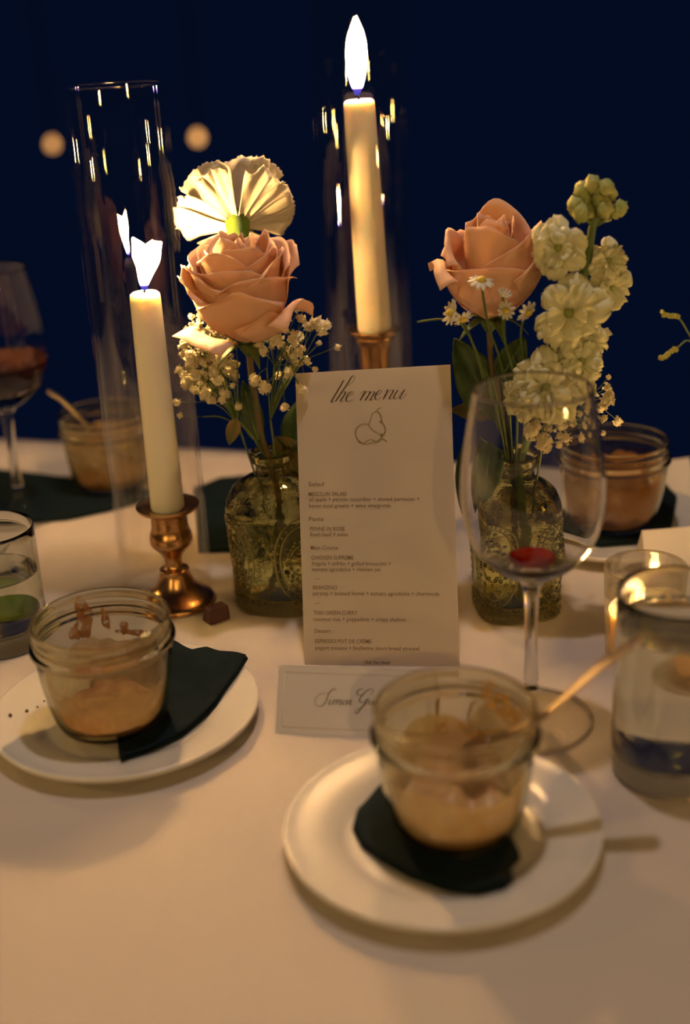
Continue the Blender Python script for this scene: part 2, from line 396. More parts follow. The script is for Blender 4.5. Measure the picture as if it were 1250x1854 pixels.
def clots(c, spots, m, label_parent, name='clot'):
    for i, (ang, z, w, h) in enumerate(spots):
        mb = MB(); a0 = math.radians(ang)
        def fn(u, v):
            t = 2 * PI * u; q = v * (1 + .55 * noise.noise(Vector((math.cos(t) * 1.3, math.sin(t) * 1.3, i * 3.7))))
            a = a0 + q * math.cos(t) * w * .62 / .037; zz = z + q * math.sin(t) * h * .62
            r = (.0367 if zz > .042 else .0350 + (zz - .03) * .12) - .0010 * (1 - v * v)
            return (c[0] + r * math.cos(a), c[1] + r * math.sin(a), c[2] + zz)
        mb.grid(fn, 28, 6, True); put(mb, name, m, label_parent)
rl = thing('dessert_scraps', (jL.x, jL.y, jL.z + .03), 'reddish brown scraps clinging inside the upper wall of the left jar', 'dessert')
clots(jL, [(118, .051, .009, .020), (97, .048, .004, .012), (128, .045, .006, .010), (80, .043, .004, .008), (60, .040, .030, .003)], residue('red_brown_scrap', (.36, .15, .05), (.48, .25, .10), 220, .35, .5, .95, .1), rl)
rr = thing('dessert_scraps', (jR.x, jR.y, jR.z + .03), 'orange scraps on the inner wall of the front jar', 'dessert')
clots(jR, [(52, .055, .014, .012), (38, .050, .012, .014), (20, .052, .010, .012), (75, .036, .007, .004), (95, .034, .005, .006), (60, .034, .006, .008), (10, .048, .008, .006)], residue('orange_scrap', (.78, .46, .12), (.70, .40, .12), 220, .38, .56, .9, .0), rr)

def spoon(tip, mid, bowl_end, label, w=.0064):
    """handle from its free end through mid to the bowl"""
    tip, mid, be = Vector(tip), Vector(mid), Vector(bowl_end)
    t = thing('dessert_spoon', be, label, 'spoon')
    pts = spline([tip, tip.lerp(mid, .45) + Vector((0, 0, .003)), mid, mid.lerp(be, .55) - Vector((0, 0, .002)), be], 7); n = len(pts)
    ax = (be - tip).normalized(); side = ax.cross(Vector((0, 0, 1))).normalized(); nrm = side.cross(ax).normalized()
    mb = MB(); vs = []; fs = []
    for i, p in enumerate(pts):
        f = i / (n - 1); ww = w * (1.0 - .55 * min(1, f * 1.3)) * (1 if i > 1 else (.55 if i == 0 else .9)); tt = .0011 * (1 + .3 * f)
        for k in range(10):
            a = 2 * PI * k / 10; vs.append(p + side * math.cos(a) * ww + nrm * math.sin(a) * tt)
    for i in range(n - 1):
        for k in range(10): fs.append((i * 10 + k, i * 10 + (k + 1) % 10, (i + 1) * 10 + (k + 1) % 10, (i + 1) * 10 + k))
    fs += [tuple(range(10)), tuple((n - 1) * 10 + k for k in reversed(range(10)))]
    mb.add(vs, fs); put(mb, 'handle', M_spoon, t)
    mb = MB(); L = .026
    def fn(u, v):
        a = (v - .5) * 2; ww = .0105 * math.sqrt(max(0, 1 - (2 * u - 1) ** 2)) * (1.05 - .2 * u) + .0006
        dip = .0048 * (1 - (2 * u - 1) ** 2) * (1 - a * a)
        return be + ax * (u * L) + side * ww * a - nrm * dip
    mb.grid(fn, 14, 8); put(mb, 'bowl', M_spoon, t, solid=.0009)
    return t
spoon(at(1163, 1156, .106), at(992, 1290, .0705), at(885, 1338, .046), 'spoon standing in the front jar, handle leaning out to the right')

# ------------------------------------------------------------------ candlesticks, candles, tubes
def candle(name, base, top, r0, r1, label, flames, power, wick=.006):
    """base/top: Vector points of the axis; flames: list of point lists with radii"""
    t = thing(name, base, label, 'candle')
    ax = [base.lerp(top, f) for f in (0, .02, .25, .5, .75, .97, .992, 1)]
    rr = [r0 * .96, r0, r0 + (r1 - r0) * .25, (r0 + r1) / 2, r0 + (r1 - r0) * .75, r1, r1 * .96, r1 * .80]
    mb = MB(); mb.tube(ax, rr, 40); put(mb, 'wax_body', M_wax, t)
    wp = [top - Vector((0, 0, .002)), top + Vector((0, 0, wick * .5)), top + Vector((.0006, 0, wick))]
    wk = put(MB().tube(wp, .0007, 6), 'wick', M_wick, t)
    mb = MB(); zs = []
    for pts, rad in flames:
        sp = spline(pts, 6); rs = [max(q.x, .0003) for q in spline([(r, 0, 0) for r in rad], 6)]
        mb.tube(sp, rs, 24); zs += [p.z for p in sp]
    zl, zh = min(zs) - base.z, max(zs) - base.z
    put(mb, 'flame', flame_mat(name + '_flame', zl, zh, power), wk, label='bright candle flame with a blue base')
    return t
# left group
tA = at(304, 1060); sA = at(322, 1088)
def fl(x, y, Y): return atY(x, y, Y)
bA = Vector((sA.x, sA.y, TZ + .071)); yA = sA.y
topA = atY(262, 529, yA)
botA = atY(304, 922, yA)
candle('taper_candle', botA, topA, .0118, .0103, 'lit ivory candle in the left brass holder inside the left glass cylinder',
       [([fl(262, 524, yA), fl(261, 508, yA), fl(261, 480, yA), fl(254, 455, yA), fl(240, 430, yA)], [.0020, .0036, .0054, .0058, .0006]),
        ([fl(262, 520, yA), fl(264, 498, yA), fl(268, 475, yA), fl(277, 455, yA), fl(292, 438, yA)], [.0018, .0044, .0068, .0060, .0007])], FLAME_POWER)
def stick(c, prof, label, seg=40):
    o = put(MB().lathe(c, profspline(prof, 4), seg), 'candlestick', M_brass, origin=c, label=label, cat='candlestick'); return o
hA = botA.z - TZ
stick(sA, [(.0005, 0), (.026, 0), (.0275, .0015), (.0262, .004), (.021, .0075), (.0155, .0125), (.0125, .018), (.0105, .0235), (.0105, .0262), (.0072, .0275), (.0060, .031), (.0066, .036), (.0098, .041), (.0145, .046), (.0150, .052), (.0132, .058), (.0128, .0645), (.0130, hA - .002), (.0205, hA + .0005), (.0222, hA + .003), (.0215, hA + .0035), (.0145, hA + .0015), (.0125, hA + .0005), (.0125, hA - .004), (.0005, hA - .0045)], 'turned brass candlestick under the left lit candle')
def cylinder(c, R, h, label, t=.0024):
    prof = [(R - .001, 0), (R, .0012), (R, .0018), (R, .004), (R, h * .5), (R, h - .004), (R, h - .0018), (R, h - .0012), (R - t / 2, h), (R - t, h - .0012), (R - t, h - .0018), (R - t, h - .004), (R - t, h * .5), (R - t, .004), (R - t, .0018), (R - t, .0012), (R - t + .0006, 0)]
    return put(MB().lathe(c, prof, 96, closed=True), 'glass_cylinder', M_tube, origin=c, label=label, cat='candle shade')
cylinder(tA, .0335, .356, 'tall clear glass cylinder around the left candle')
# centre group
yC = .915
def xyAt(px, py, Y): p = atY(px, py, Y); return p
cTop = xyAt(650, 180, yC); cBot = xyAt(679, 599, yC)
stC = Vector((cBot.x - .0005, yC, TZ)); tC = Vector((cBot.x - .0048, yC + .001, TZ))
candle('taper_candle', cBot, cTop, .0123, .0109, 'tall lit ivory candle at centre behind the menu card',
       [([fl(647, 172, yC), fl(647, 150, yC), fl(645, 112, yC), fl(643, 70, yC), fl(642, 30, yC)], [.0015, .0046, .0070, .0056, .0004])], FLAME_POWER)
hC = cBot.z - TZ
stick(stC, [(.0005, 0), (.026, 0), (.0275, .0015), (.026, .004), (.018, .009), (.010, .018), (.0065, .030), (.0060, .060), (.0085, .075), (.0060, .085), (.0055, .11), (.0065, hC - .042), (.0100, hC - .034), (.0108, hC - .026), (.0112, hC - .016), (.0120, hC - .010), (.0145, hC - .006), (.0150, hC - .0045), (.0150, hC - .003), (.0180, hC - .001), (.0188, hC + .001), (.0180, hC + .002), (.0135, hC + .0005), (.0128, hC - .001), (.0128, hC - .006), (.0005, hC - .007)], 'tall brass candlestick at centre behind the menu card')
cylinder(tC, .0325, .425, 'tall clear glass cylinder around the centre candle behind the menu')
# small dark block beside the left tube
bc = at(392, 1122)
mb = MB(); q = Matrix.Rotation(math.radians(35), 3, 'Z')
poly = [(bc.x + (q @ Vector(p + (0,))).x, bc.y + (q @ Vector(p + (0,))).y) for p in ((-.0085, -.006), (.0085, -.006), (.0085, .006), (-.0085, .006))]
poly2 = [(bc.x + (p[0] - bc.x) * .82 + .001, bc.y + (p[1] - bc.y) * .82) for p in poly]
put(mb.prism(poly, TZ, TZ + .011, poly2), 'dark_block', M_choc, origin=(bc.x, bc.y, TZ), label='small dark brown block on the cloth beside the left glass cylinder', cat='block', smooth=False, bevel=.0012)

# ------------------------------------------------------------------ menu card and place card
BLm, BRm = at(552, 1204), at(833, 1207)
lean = math.radians(23.0)
xm = (BRm - BLm).normalized()
Lw = (BRm - BLm).length
zax = Vector((0, 0, 1)); back = zax.cross(xm).normalized()
upm = (zax * math.cos(lean) + back * math.sin(lean)).normalized()
nm = xm.cross(upm).normalized()
TLm = on_plane(535, 676, BLm, nm); TRm = on_plane(816, 660, BLm, nm)
mc = thing('menu_card', (BLm + BRm) / 2, 'tall printed menu card standing at centre', 'menu card')
mb = MB().slab([BLm, BRm, TRm, TLm], nm, .0006); put(mb, 'card', M_card, mc, smooth=False)
def stroke_mesh(px_strokes, conv, wmin, wmax, n, lift_=.0003):
    mb = MB()
    for st in px_strokes:
        pts = [conv(x, y) for x, y in st]; sp = spline(pts, 6); m = len(sp); vs = []; fs = []
        for i, p in enumerate(sp):
            d = (sp[min(i + 1, m - 1)] - sp[max(i - 1, 0)]).normalized(); sd = n.cross(d).normalized()
            w = (wmin + (wmax - wmin) * max(0, -d.z) ** 1.3) * .5
            if i in (0, m - 1): w *= .4
            vs += [p + sd * w + n * lift_, p - sd * w + n * lift_]
        for i in range(m - 1): fs.append((2 * i, 2 * i + 1, 2 * i + 3, 2 * i + 2))
        mb.add(vs, fs)
    return mb
cvm = lambda x, y: on_plane(560 + x / 5.682, 670 + y / 5.682, BLm, nm)
the_menu = [[(357, 103), (310, 185), (262, 265), (232, 318), (238, 335), (262, 315)],
    [(395, 165), (440, 130), (470, 85), (462, 60), (435, 75), (395, 140), (330, 235), (270, 325)],
    [(290, 290), (330, 240), (365, 222), (372, 238), (350, 275), (325, 310), (332, 325), (360, 310)],
    [(375, 285), (420, 262), (458, 235), (445, 221), (410, 240), (385, 280), (382, 315), (410, 325), (450, 300)],
    [(520, 245), (560, 220), (578, 222), (550, 265), (525, 315)], [(535, 295), (590, 230), (625, 222), (622, 240), (598, 280), (575, 315)],
    [(585, 295), (640, 230), (672, 225), (668, 245), (645, 280), (628, 305), (640, 312), (668, 290)],
    [(672, 270), (710, 250), (748, 222), (735, 207), (705, 225), (682, 262), (682, 295), (705, 305), (745, 275)],
    [(780, 225), (812, 203), (785, 255), (762, 305)], [(775, 285), (825, 220), (862, 205), (862, 225), (840, 262), (825, 290), (838, 300), (865, 280)],
    [(915, 205), (885, 250), (872, 285), (885, 298), (915, 280), (960, 215)], [(985, 200), (955, 250), (935, 285), (945, 298), (975, 280), (1003, 245)]]
put(stroke_mesh(the_menu, cvm, .00022, .00085, nm), 'script_title', M_ink, mc, label='dark brown script reading the menu', smooth=False)
pears = [[(610, 560), (570, 555), (520, 570), (485, 610), (478, 665), (500, 715), (540, 750), (590, 762), (650, 745), (700, 745), (735, 715), (738, 680), (705, 650), (660, 625), (625, 585), (610, 560)],
    [(610, 560), (630, 520), (645, 460), (680, 432), (715, 435), (740, 480), (750, 530), (775, 580), (785, 630), (765, 660), (740, 665)],
    [(685, 430), (705, 405), (740, 385)], [(740, 700), (775, 718), (800, 738)], [(720, 525), (742, 532), (750, 545)], [(728, 535), (745, 548)], [(735, 655), (760, 662), (775, 660)], [(738, 668), (760, 675), (765, 685)], [(740, 660), (750, 680), (738, 700)],
    [(510, 740), (560, 757), (600, 725), (640, 715)], [(505, 725), (530, 748), (560, 752)], [(640, 715), (690, 735), (735, 710)]]
put(stroke_mesh(pears, cvm, .00045, .00075, nm), 'pear_drawing', M_inkp, mc, label='line drawing of two pears', smooth=False)
def text_mb(s, P0, X, Y, width, height, n, shear=0.0, bold=0.0):
    c = bpy.data.curves.new('t', 'FONT'); c.body = s; c.size = 1; c.shear = shear; c.offset = bold; c.resolution_u = 2
    o = bpy.data.objects.new('t', c); COL.objects.link(o); dg = bpy.context.evaluated_depsgraph_get()
    me = o.evaluated_get(dg).to_mesh(); vs = [v.co.copy() for v in me.vertices]; fs = [tuple(p.vertices) for p in me.polygons]
    o.evaluated_get(dg).to_mesh_clear(); bpy.data.objects.remove(o); bpy.data.curves.remove(c)
    if not vs: return MB()
    x0 = min(v.x for v in vs); x1 = max(v.x for v in vs)
    sx = width / (x1 - x0); sy = height
    return MB().add([P0 + X * ((v.x - x0) * sx) + Y * (v.y * sy) + n * .0003 for v in vs], fs)
ptw = (BRm - BLm).length / 281.0
LN = [("Salad", 559, 587, 880, 1), ("MESCLUN SALAD", 559, 629, 898, 1), ("all apple + persian cucumber + shaved parmesan +", 560, 761, 907.5, 0), ("haven local greens + wine vinaigrette", 560, 709, 919, 0),
    ("Pasta", 560, 587, 943, 1), ("PENNE IN ROSE", 562, 625, 961, 1), ("fresh basil + evoo", 562, 631, 971, 0), ("Main Course", 563, 613, 995, 1), ("CHICKEN SUPREME", 564, 641, 1013, 1),
    ("fregola + sofrito + grilled broccolini +", 565, 709, 1023.5, 0), ("tomato agrodolce + chicken jus", 565, 690, 1034, 0), ("\u2014", 571, 580, 1051, 1), ("BRANZINO", 567, 611, 1067, 1),
    ("parsnip + braised fennel + tomato agrodolce + chermoula", 567, 796, 1077.5, 0), ("\u2014", 571, 580, 1095, 1), ("THAI GREEN CURRY", 568, 648, 1112.5, 1), ("coconut rice + poppadom + crispy shallots", 568, 736, 1124, 0),
    ("Dessert", 570, 600, 1145.5, 1), ("ESPRESSO POT DE CR\u00c8ME", 571, 674, 1164, 1), ("yogurt mousse + feuilletine short bread streusel", 571, 760, 1176, 0), ("Chef, Dan Harish", 660, 707, 1201.5, 2)]
for s, xa, xb, yb, k in LN:
    P0 = on_plane(xa, yb, BLm, nm); w = (xb - xa) * ptw
    put(text_mb(s, P0, xm, upm, w, ptw * (10.2 if k < 2 else 7.5), nm, .35 if k == 2 else 0, .004), 'printed_line', M_inkg if k < 2 else M_ink, mc, smooth=False)

# tented place card
BLp, BRp = at(498, 1328), at(786, 1339)
xp = (BRp - BLp).normalized(); bk = zax.cross(xp).normalized(); lp = math.radians(33)
upp = (zax * math.cos(lp) + bk * math.sin(lp)).normalized(); npl = xp.cross(upp).normalized()
TLp = on_plane(503, 1203, BLp, npl); hp = (TLp - BLp).dot(upp); TLp = BLp + upp * hp + xp * .0008; TRp = BRp + upp * hp
pc = thing('place_card', (BLp + BRp) / 2, 'small folded name card in front of the menu', 'place card')
put(MB().slab([BLp, BRp, TRp, TLp], npl, .0005), 'front_leaf', M_pcard, pc, smooth=False)
B2, B3 = BLp + bk * (2 * hp * math.sin(lp)), BRp + bk * (2 * hp * math.sin(lp))
put(MB().slab([B3, B2, TLp, TRp], -(B2 - B3).cross(TLp - B3).normalized() * -1, .0005), 'back_leaf', M_pcard, pc, smooth=False)
# raised border line on the front leaf
def pp(a, b): return BLp + xp * a + upp * b + npl * .0001
wP = (BRp - BLp).length; mg = .0042
mb = MB()
for a, b in (((mg, mg), (wP - mg, mg)), ((wP - mg, mg), (wP - mg, hp - mg)), ((wP - mg, hp - mg), (mg, hp - mg)), ((mg, hp - mg), (mg, mg))):
    mb.tube([pp(*a), pp(*b)], .00022, 6)
put(mb, 'raised_border', M_pcard, pc)
cvp = lambda x, y: on_plane(480 + x / 4.464, 1180 + y / 4.464, BLp, npl)
simon = [[(572, 312), (568, 297), (540, 310), (515, 340), (505, 375), (490, 410), (455, 440), (425, 437), (405, 410), (415, 370), (455, 340), (500, 335)],
    [(535, 385), (520, 415), (522, 428), (545, 415)], [(548, 362), (552, 366)], [(565, 385), (545, 428)], [(553, 412), (575, 390), (590, 390), (572, 428)], [(580, 412), (605, 390), (618, 392), (603, 422), (612, 428), (628, 415)],
    [(648, 392), (632, 405), (630, 425), (648, 425), (660, 408), (655, 392), (645, 392)], [(675, 390), (658, 428)], [(665, 412), (690, 390), (700, 395), (682, 422), (690, 430), (705, 418)],
    [(850, 350), (875, 325), (870, 303), (840, 305), (800, 335), (770, 375), (765, 402), (785, 410), (815, 395), (838, 375)], [(800, 300), (765, 305), (745, 330), (755, 350), (790, 345)],
    [(840, 375), (815, 410), (780, 455), (745, 497), (728, 492), (740, 470), (780, 450), (830, 410)], [(868, 395), (850, 398), (842, 420), (858, 425), (878, 395), (868, 420), (875, 430), (888, 420)], [(895, 395), (885, 428)], [(890, 410), (905, 395), (915, 400)]]
put(stroke_mesh(simon, cvp, .00022, .0006, npl), 'script_name', M_ink, pc, label='brown script lettering', smooth=False)

# ------------------------------------------------------------------ vases
def vase(c, R, h, label, ang0=0.0):
    v = thing('flower_vase', c, label, 'vase')
    sq = lambda r, a, z: r * (1 + .05 * math.cos(4 * (a - ang0)) * (1 if z < .085 else 0) + (.012 * math.sin(24 * a) if z < .012 else 0))
    out = [(.0005, 0), (R * .86, 0), (R * .93, .003), (R * .90, .010), (R * .93, .02), (R * .97, .045), (R * 1.0, .070), (R * 1.0, .076), (R * .93, .084), (R * .70, .0915), (R * .46, .0955), (.0125, .0975), (.0118, .102), (.0118, .105), (.0150, .1070), (.0158, .1090), (.0150, h - .001), (.0140, h)]
    inn = [(.0120, h - .001), (.0102, .105), (.0098, .099), (R * .62, .0890), (R * .90, .078), (R * .90, .070), (R * .86, .045), (R * .83, .02), (R * .78, .010), (R * .6, .0070), (.0005, .0065)]
    put(MB().lathe(c, profspline(out, 3) + profspline(inn, 2), 64, wob=sq), 'glass_body', M_vase, v)
    def surf(a, z, off=0):
        rr = R * (.90 + .10 * min(1, max(0, (z - .01) / .06))); r = sq(rr, a, z) + off
        return Vector((c[0] + r * math.cos(a), c[1] + r * math.sin(a), c[2] + z))
    # pressed medallions: two rings, a boss and a row of beads between the rings
    for k in range(4):
        a0 = ang0 + PI / 4 + k * PI / 2 + PI / 4
        for rr, rz, th in ((.0185, .031, .0009), (.0145, .0255, .0008), (.0075, .011, .0009)):
            pts = [surf(a0 + rr * math.cos(t) / R, .043 + rz * math.sin(t), .0002) for t in [2 * PI * i / 40 for i in range(41)]]
            put(MB().tube(pts, th, 6, caps=False), 'raised_ring', M_relief, v)
        mb = MB()
        for i in range(26):
            t = 2 * PI * i / 26; mb.ball(surf(a0 + .0165 * math.cos(t) / R, .043 + .0282 * math.sin(t), .0003), .0012, 6, 4)
        for i in range(60):
            t = rnd.random() * 2 * PI; q = math.sqrt(rnd.random()); mb.ball(surf(a0 + .012 * q * math.cos(t) / R, .043 + .022 * q * math.sin(t), 0), .0014, 6, 4)
        put(mb, 'beading', M_relief, v, kind='stuff')
    mb = MB()
    for j in range(3):
        for i in range(44):
            a = 2 * PI * (i + .5 * (j % 2)) / 44; mb.ball(surf(a, .0045 + j * .0035, .0004), .0017, 6, 4)
    put(mb, 'beaded_foot', M_relief, v, kind='stuff')
    wr = profspline([(.0005, .0072), (R * .58, .0074), (R * .77, .0108), (R * .82, .02), (R * .85, .045), (R * .885, .068), (R * .885, .072), (.0005, .072)], 2)
    put(MB().lathe(c, wr, 48, wob=sq), 'water', M_water, v)
    return v
vL = at(511, 1084); vR = at(935, 1098)
vase(vL, .0345, .1135, 'pressed glass bottle vase left of the menu holding the peach rose', .5)
vase(vR, .0325, .1135, 'pressed glass bottle vase behind the wine glass', .9)

# ------------------------------------------------------------------ flowers
def frame(axis, toward=None):
    z = Vector(axis).normalized(); t = Vector(toward) if toward is not None else Vector((0, -1, 0))
    x = (t - z * t.dot(z)).normalized(); y = z.cross(x); return x, y, z          # angle 0 looks at the camera
def petal(c, fr, ang, half, r0, rm, rt, h, curl=0.0, tip=0.0, skew=0.0, ruffle=0.0, nu=14, nv=12, droop=0.0, seed=0, z0=0.0, twist=0.0):
    X, Y, Z = fr
    mb = MB()
    def fn(u, v):
        s = 2 * u - 1; vv = v
        wid = math.sin(min(1, .12 + vv * 1.15) * PI * .5) * (1 - .22 * max(0, vv - .75) / .25)
        a = ang + half * s * wid + twist * vv
        r = (r0 + (rm - r0) * math.sin(min(1, vv * 1.5) ** .68 * PI / 2)) if vv < .667 else (rm + (rt - rm) * ((vv - .667) / .333) ** 1.2)
        z = h * (vv ** .85) * (1 - .13 * s * s * vv - tip * abs(s) ** 1.2 * vv * vv)
        cv = max(0, vv - .72) / .28
        z += skew * s * vv ** 2
        r += curl * cv * cv * (.8 + .5 * s * s); z -= abs(curl) * .75 * cv ** 3
        r += droop * vv * vv; z -= droop * .6 * vv ** 3
        z += h * .09 * vv ** 3 * noise.noise(Vector((s * 1.6 + seed * 5.3, seed * 1.7, 0.5)))
        k = noise.noise(Vector((s * 2.2, vv * 2, seed * 3.1))) * .0028 * (.3 + vv) + ruffle * math.sin(s * 9 + seed) * vv ** 3
        r += k; z += k * .6
        r -= .0012 * s * (1 if seed % 2 else -1) * 1.0
        return c + X * (r * math.cos(a)) + Y * (r * math.sin(a)) + Z * (z + z0)
    return mb.grid(fn, nu, nv)
D = math.radians
def rose(c, axis, specs, label, stem_pts, mats, sc=1.0):
    t = thing('peach_rose', stem_pts[-1], label, 'rose')
    fr = frame(axis)
    for i, sp in enumerate(specs):
        a, half, r0, rm, rt, h, curl, tip, z0, droop = sp[:10]; skew = sp[10] if len(sp) > 10 else 0
        mb = petal(c, fr, D(a), D(half), r0 * sc / 100, rm * sc / 100, rt * sc / 100, h * sc / 100, curl * sc / 100, tip, skew=skew * sc / 100, seed=i, z0=z0 * sc / 100, droop=droop * sc / 100)
        put(mb, 'petal', mats[i % len(mats)], t, solid=.00045)
    X, Y, Z = fr
    # hip and sepals
    mb = MB(); pts = [c - Z * .004, c - Z * .001, c + Z * .004]; mb.tube([c - Z * .012, c - Z * .007, c - Z * .001, c + Z * .003], [.0025, .0058, .0075, .009], 14)
    put(mb, 'hip', M_stem_g, t)
    for k in range(5):
        a = 2 * PI * k / 5 + .3
        d = X * math.cos(a) + Y * math.sin(a); sd = Z.cross(d)
        mb = MB(); mb.grid(lambda u, v: c - Z * .002 + d * (.006 + .020 * v) - Z * (.012 * v * v) + sd * ((u - .5) * .009 * (1 - v) ** .7 + .0001), 4, 8)
        put(mb, 'sepal', M_stem_g, t, solid=.0005)
    sp = spline([c - Z * .010] + stem_pts, 6)
    put(MB().tube(sp, [.0021] * len(sp), 8), 'stem', M_stem_r, t)
    return t
yRL = vL.y - .012
cRL = atY(448, 612, yRL)
# ang 0 = camera, +90 = camera's right or left by frame; r0 rm rt h curl tip z0 droop (cm)
specL = []
for k in range(3): specL.append((k * 118 + 30, 85, .4, .75, .55, 6.55, .0, .03, .3, 0))
for k in range(3): specL.append((k * 118 - 30, 85, .5, 1.25, 1.1, 6.9 - .1 * k, .10, .03, .2, 0))
for k in range(4): specL.append((k * 92 + 12, 78, .6, 1.8, 1.85, 6.75 - .12 * k, .22, .03, .1, 0))
for k in range(4): specL.append((k * 88 - 25, 72, .6, 2.25, 2.35, 6.35 - .1 * k, .30, .04, .1, 0))
for a, h in ((-15, 5.75), (75, 5.9), (165, 6.2), (250, 6.0)): specL.append((a, 70, .6, 2.65, 2.75, h, .38, .03, 0, 0))
for a, h in ((28, 5.15), (-68, 5.6), (130, 6.3), (215, 6.1)): specL.append((a, 62, .6, 2.95, 3.1, h, .42, .04, 0, 0))
specL += [(-4, 60, .7, 3.2, 3.25, 4.45, .35, .16, -.1, 0), (-78, 45, .7, 3.2, 3.55, 4.9, .40, .06, -.1, 0), (180, 55, .7, 3.1, 3.3, 5.6, .3, .1, -.1, 0), (262, 50, .7, 3.1, 3.5, 5.6, .3, .08, -.1, 0)]
frL = frame((-.04, -.10, 1))
right_is_plus = frL[1].x > 0
sg = 1 if right_is_plus else -1
specL += [(-50 * sg, 44, .7, 3.1, 3.9, 2.1, .5, .14, -.15, .5), (58 * sg, 32, .7, 3.2, 3.9, 3.5, .30, .30, -.1, .45), (30 * sg, 40, .7, 3.15, 3.3, 2.9, .15, .2, -.15, .1), (108 * sg, 42, .7, 3.1, 3.6, 6.4, .1, .12, 0, .15)]
stemL = [atY(458, 690, vL.y - .006), atY(474, 790, vL.y), Vector((vL.x - .001, vL.y, TZ + .10)), Vector((vL.x + .004, vL.y + .002, TZ + .05)), Vector((vL.x - .006, vL.y - .004, TZ + .010))]
rose(cRL, (-.04, -.10, 1), specL, 'open layered peach rose left of centre beside the left candle', stemL, (M_peach, M_peach2, M_peach), 1.0)
yRR = vR.y + .01
cRR = atY(888, 568, yRR)
frR = frame((.06, -.08, 1)); sg = 1 if frR[1].x > 0 else -1
specR = []
for k in range(3): specR.append((k * 120 + 20, 85, .4, .8, .6, 6.2, 0, .04, .3, 0))
for k in range(3): specR.append((k * 120 - 20, 82, .5, 1.4, 1.2, 6.5 - .1 * k, .1, .05, .2, 0))
specR += [(-35 * sg, 80, .6, 2.1, 1.9, 6.4, .15, .06, .1, 0, .35 * sg), (170 * sg, 80, .6, 2.2, 2.1, 6.9, .2, .05, .1, 0), (42 * sg, 72, .6, 2.55, 2.45, 5.9, .18, .05, 0, 0, 1.0 * sg), (100 * sg, 55, .7, 2.7, 2.9, 6.3, .2, .30, 0, 0), (-110 * sg, 60, .6, 2.7, 2.8, 5.6, .5, .10, 0, 0)]
specR += [(-10 * sg, 76, .8, 3.15, 2.95, 4.35, .38, .01, -.1, 0, .25 * sg), (-84 * sg, 40, .8, 3.2, 3.3, 4.3, 1.0, .1, -.1, 0), (66 * sg, 50, .8, 3.15, 3.15, 5.4, .12, .20, -.1, 0, .3 * sg), (140 * sg, 55, .8, 3.0, 3.1, 5.2, .2, .1, -.1, 0), (215 * sg, 55, .8, 3.0, 3.1, 5.0, .3, .1, -.1, 0)]
stemR = [atY(893, 680, vR.y + .006), atY(915, 800, vR.y + .002), Vector((vR.x - .003, vR.y, TZ + .10)), Vector((vR.x - .002, vR.y + .004, TZ + .05)), Vector((vR.x + .004, vR.y + .002, TZ + .010))]
rose(cRR, (.06, -.08, 1), specR, 'tall peach rose right of the centre candle', stemR, (M_peach2, M_peach2, M_peach), .97)

# carnation seen from below and behind
yCa = vL.y + .045
cc = atY(432, 420, yCa); axc = Vector((-.08, .78, .62)).normalized()
ca = thing('white_carnation', Vector((vL.x + .002, vL.y + .003, TZ + .012)), 'white ruffled carnation behind the peach rose, green base towards us', 'carnation')
fc = frame(axc)
for ring, (n, hh, out, z0) in enumerate([(11, .024, .038, .008), (11, .031, .034, .010), (10, .037, .027, .012), (8, .041, .018, .014), (6, .043, .010, .015)]):
    for k in range(n):
        a = 2 * PI * (k + .5 * ring) / n + rnd.uniform(-.25, .25); X, Y, Z = fc
        d = X * math.cos(a) + Y * math.sin(a); sd = Z.cross(d); s0 = rnd.random() * 40; o2 = out * rnd.uniform(.82, 1.06); wq = rnd.uniform(.85, 1.3)
        def fn(u, v):
            s = 2 * u - 1; w = (.0022 + .0125 * v ** .9) * wq
            q = noise.noise(Vector((s * 1.6 + s0, v, 2))); q2 = noise.noise(Vector((s * 6 + s0, 3, 2)))
            ruf = (.0075 * q + .0016 * q2) * v ** 1.5; edge = (.0016 * abs(math.sin(s * 13 + s0)) + .001 * q2) * (1 if v > .9 else 0)
            return cc + d * (.004 + o2 * v ** .85 - .1 * o2 * s * s * v + edge) + Z * (z0 + hh * v * (1 - .28 * v) * (.65 if ring == 0 else 1) + ruf - .002 * s * s) + sd * (w * s)
        put(MB().grid(fn, 18, 8), 'petal', M_cream, ca, solid=.00035)
X, Y, Z = fc
put(MB().tube([cc - Z * .014, cc - Z * .010, cc - Z * .002, cc + Z * .008, cc + Z * .016], [.003, .0062, .0075, .0085, .0095], 16), 'calyx', M_calyx, ca)
for k in range(5):
    a = 2 * PI * k / 5 + .2; d = X * math.cos(a) + Y * math.sin(a); sd = Z.cross(d)
    put(MB().grid(lambda u, v: cc + Z * (.012 + .014 * v) + d * (.0088 + .007 * v * v) + sd * ((u - .5) * .010 * (1 - v) ** .6), 4, 6), 'calyx_tooth', M_calyx, ca, solid=.0006)
cst = spline([cc - Z * .012, atY(450, 640, vL.y + .03), atY(468, 790, vL.y + .004), Vector((vL.x, vL.y + .003, TZ + .10)), Vector((vL.x + .002, vL.y + .003, TZ + .012))], 6)
put(MB().tube(cst, .0016, 8), 'stem', M_stem_g, ca)

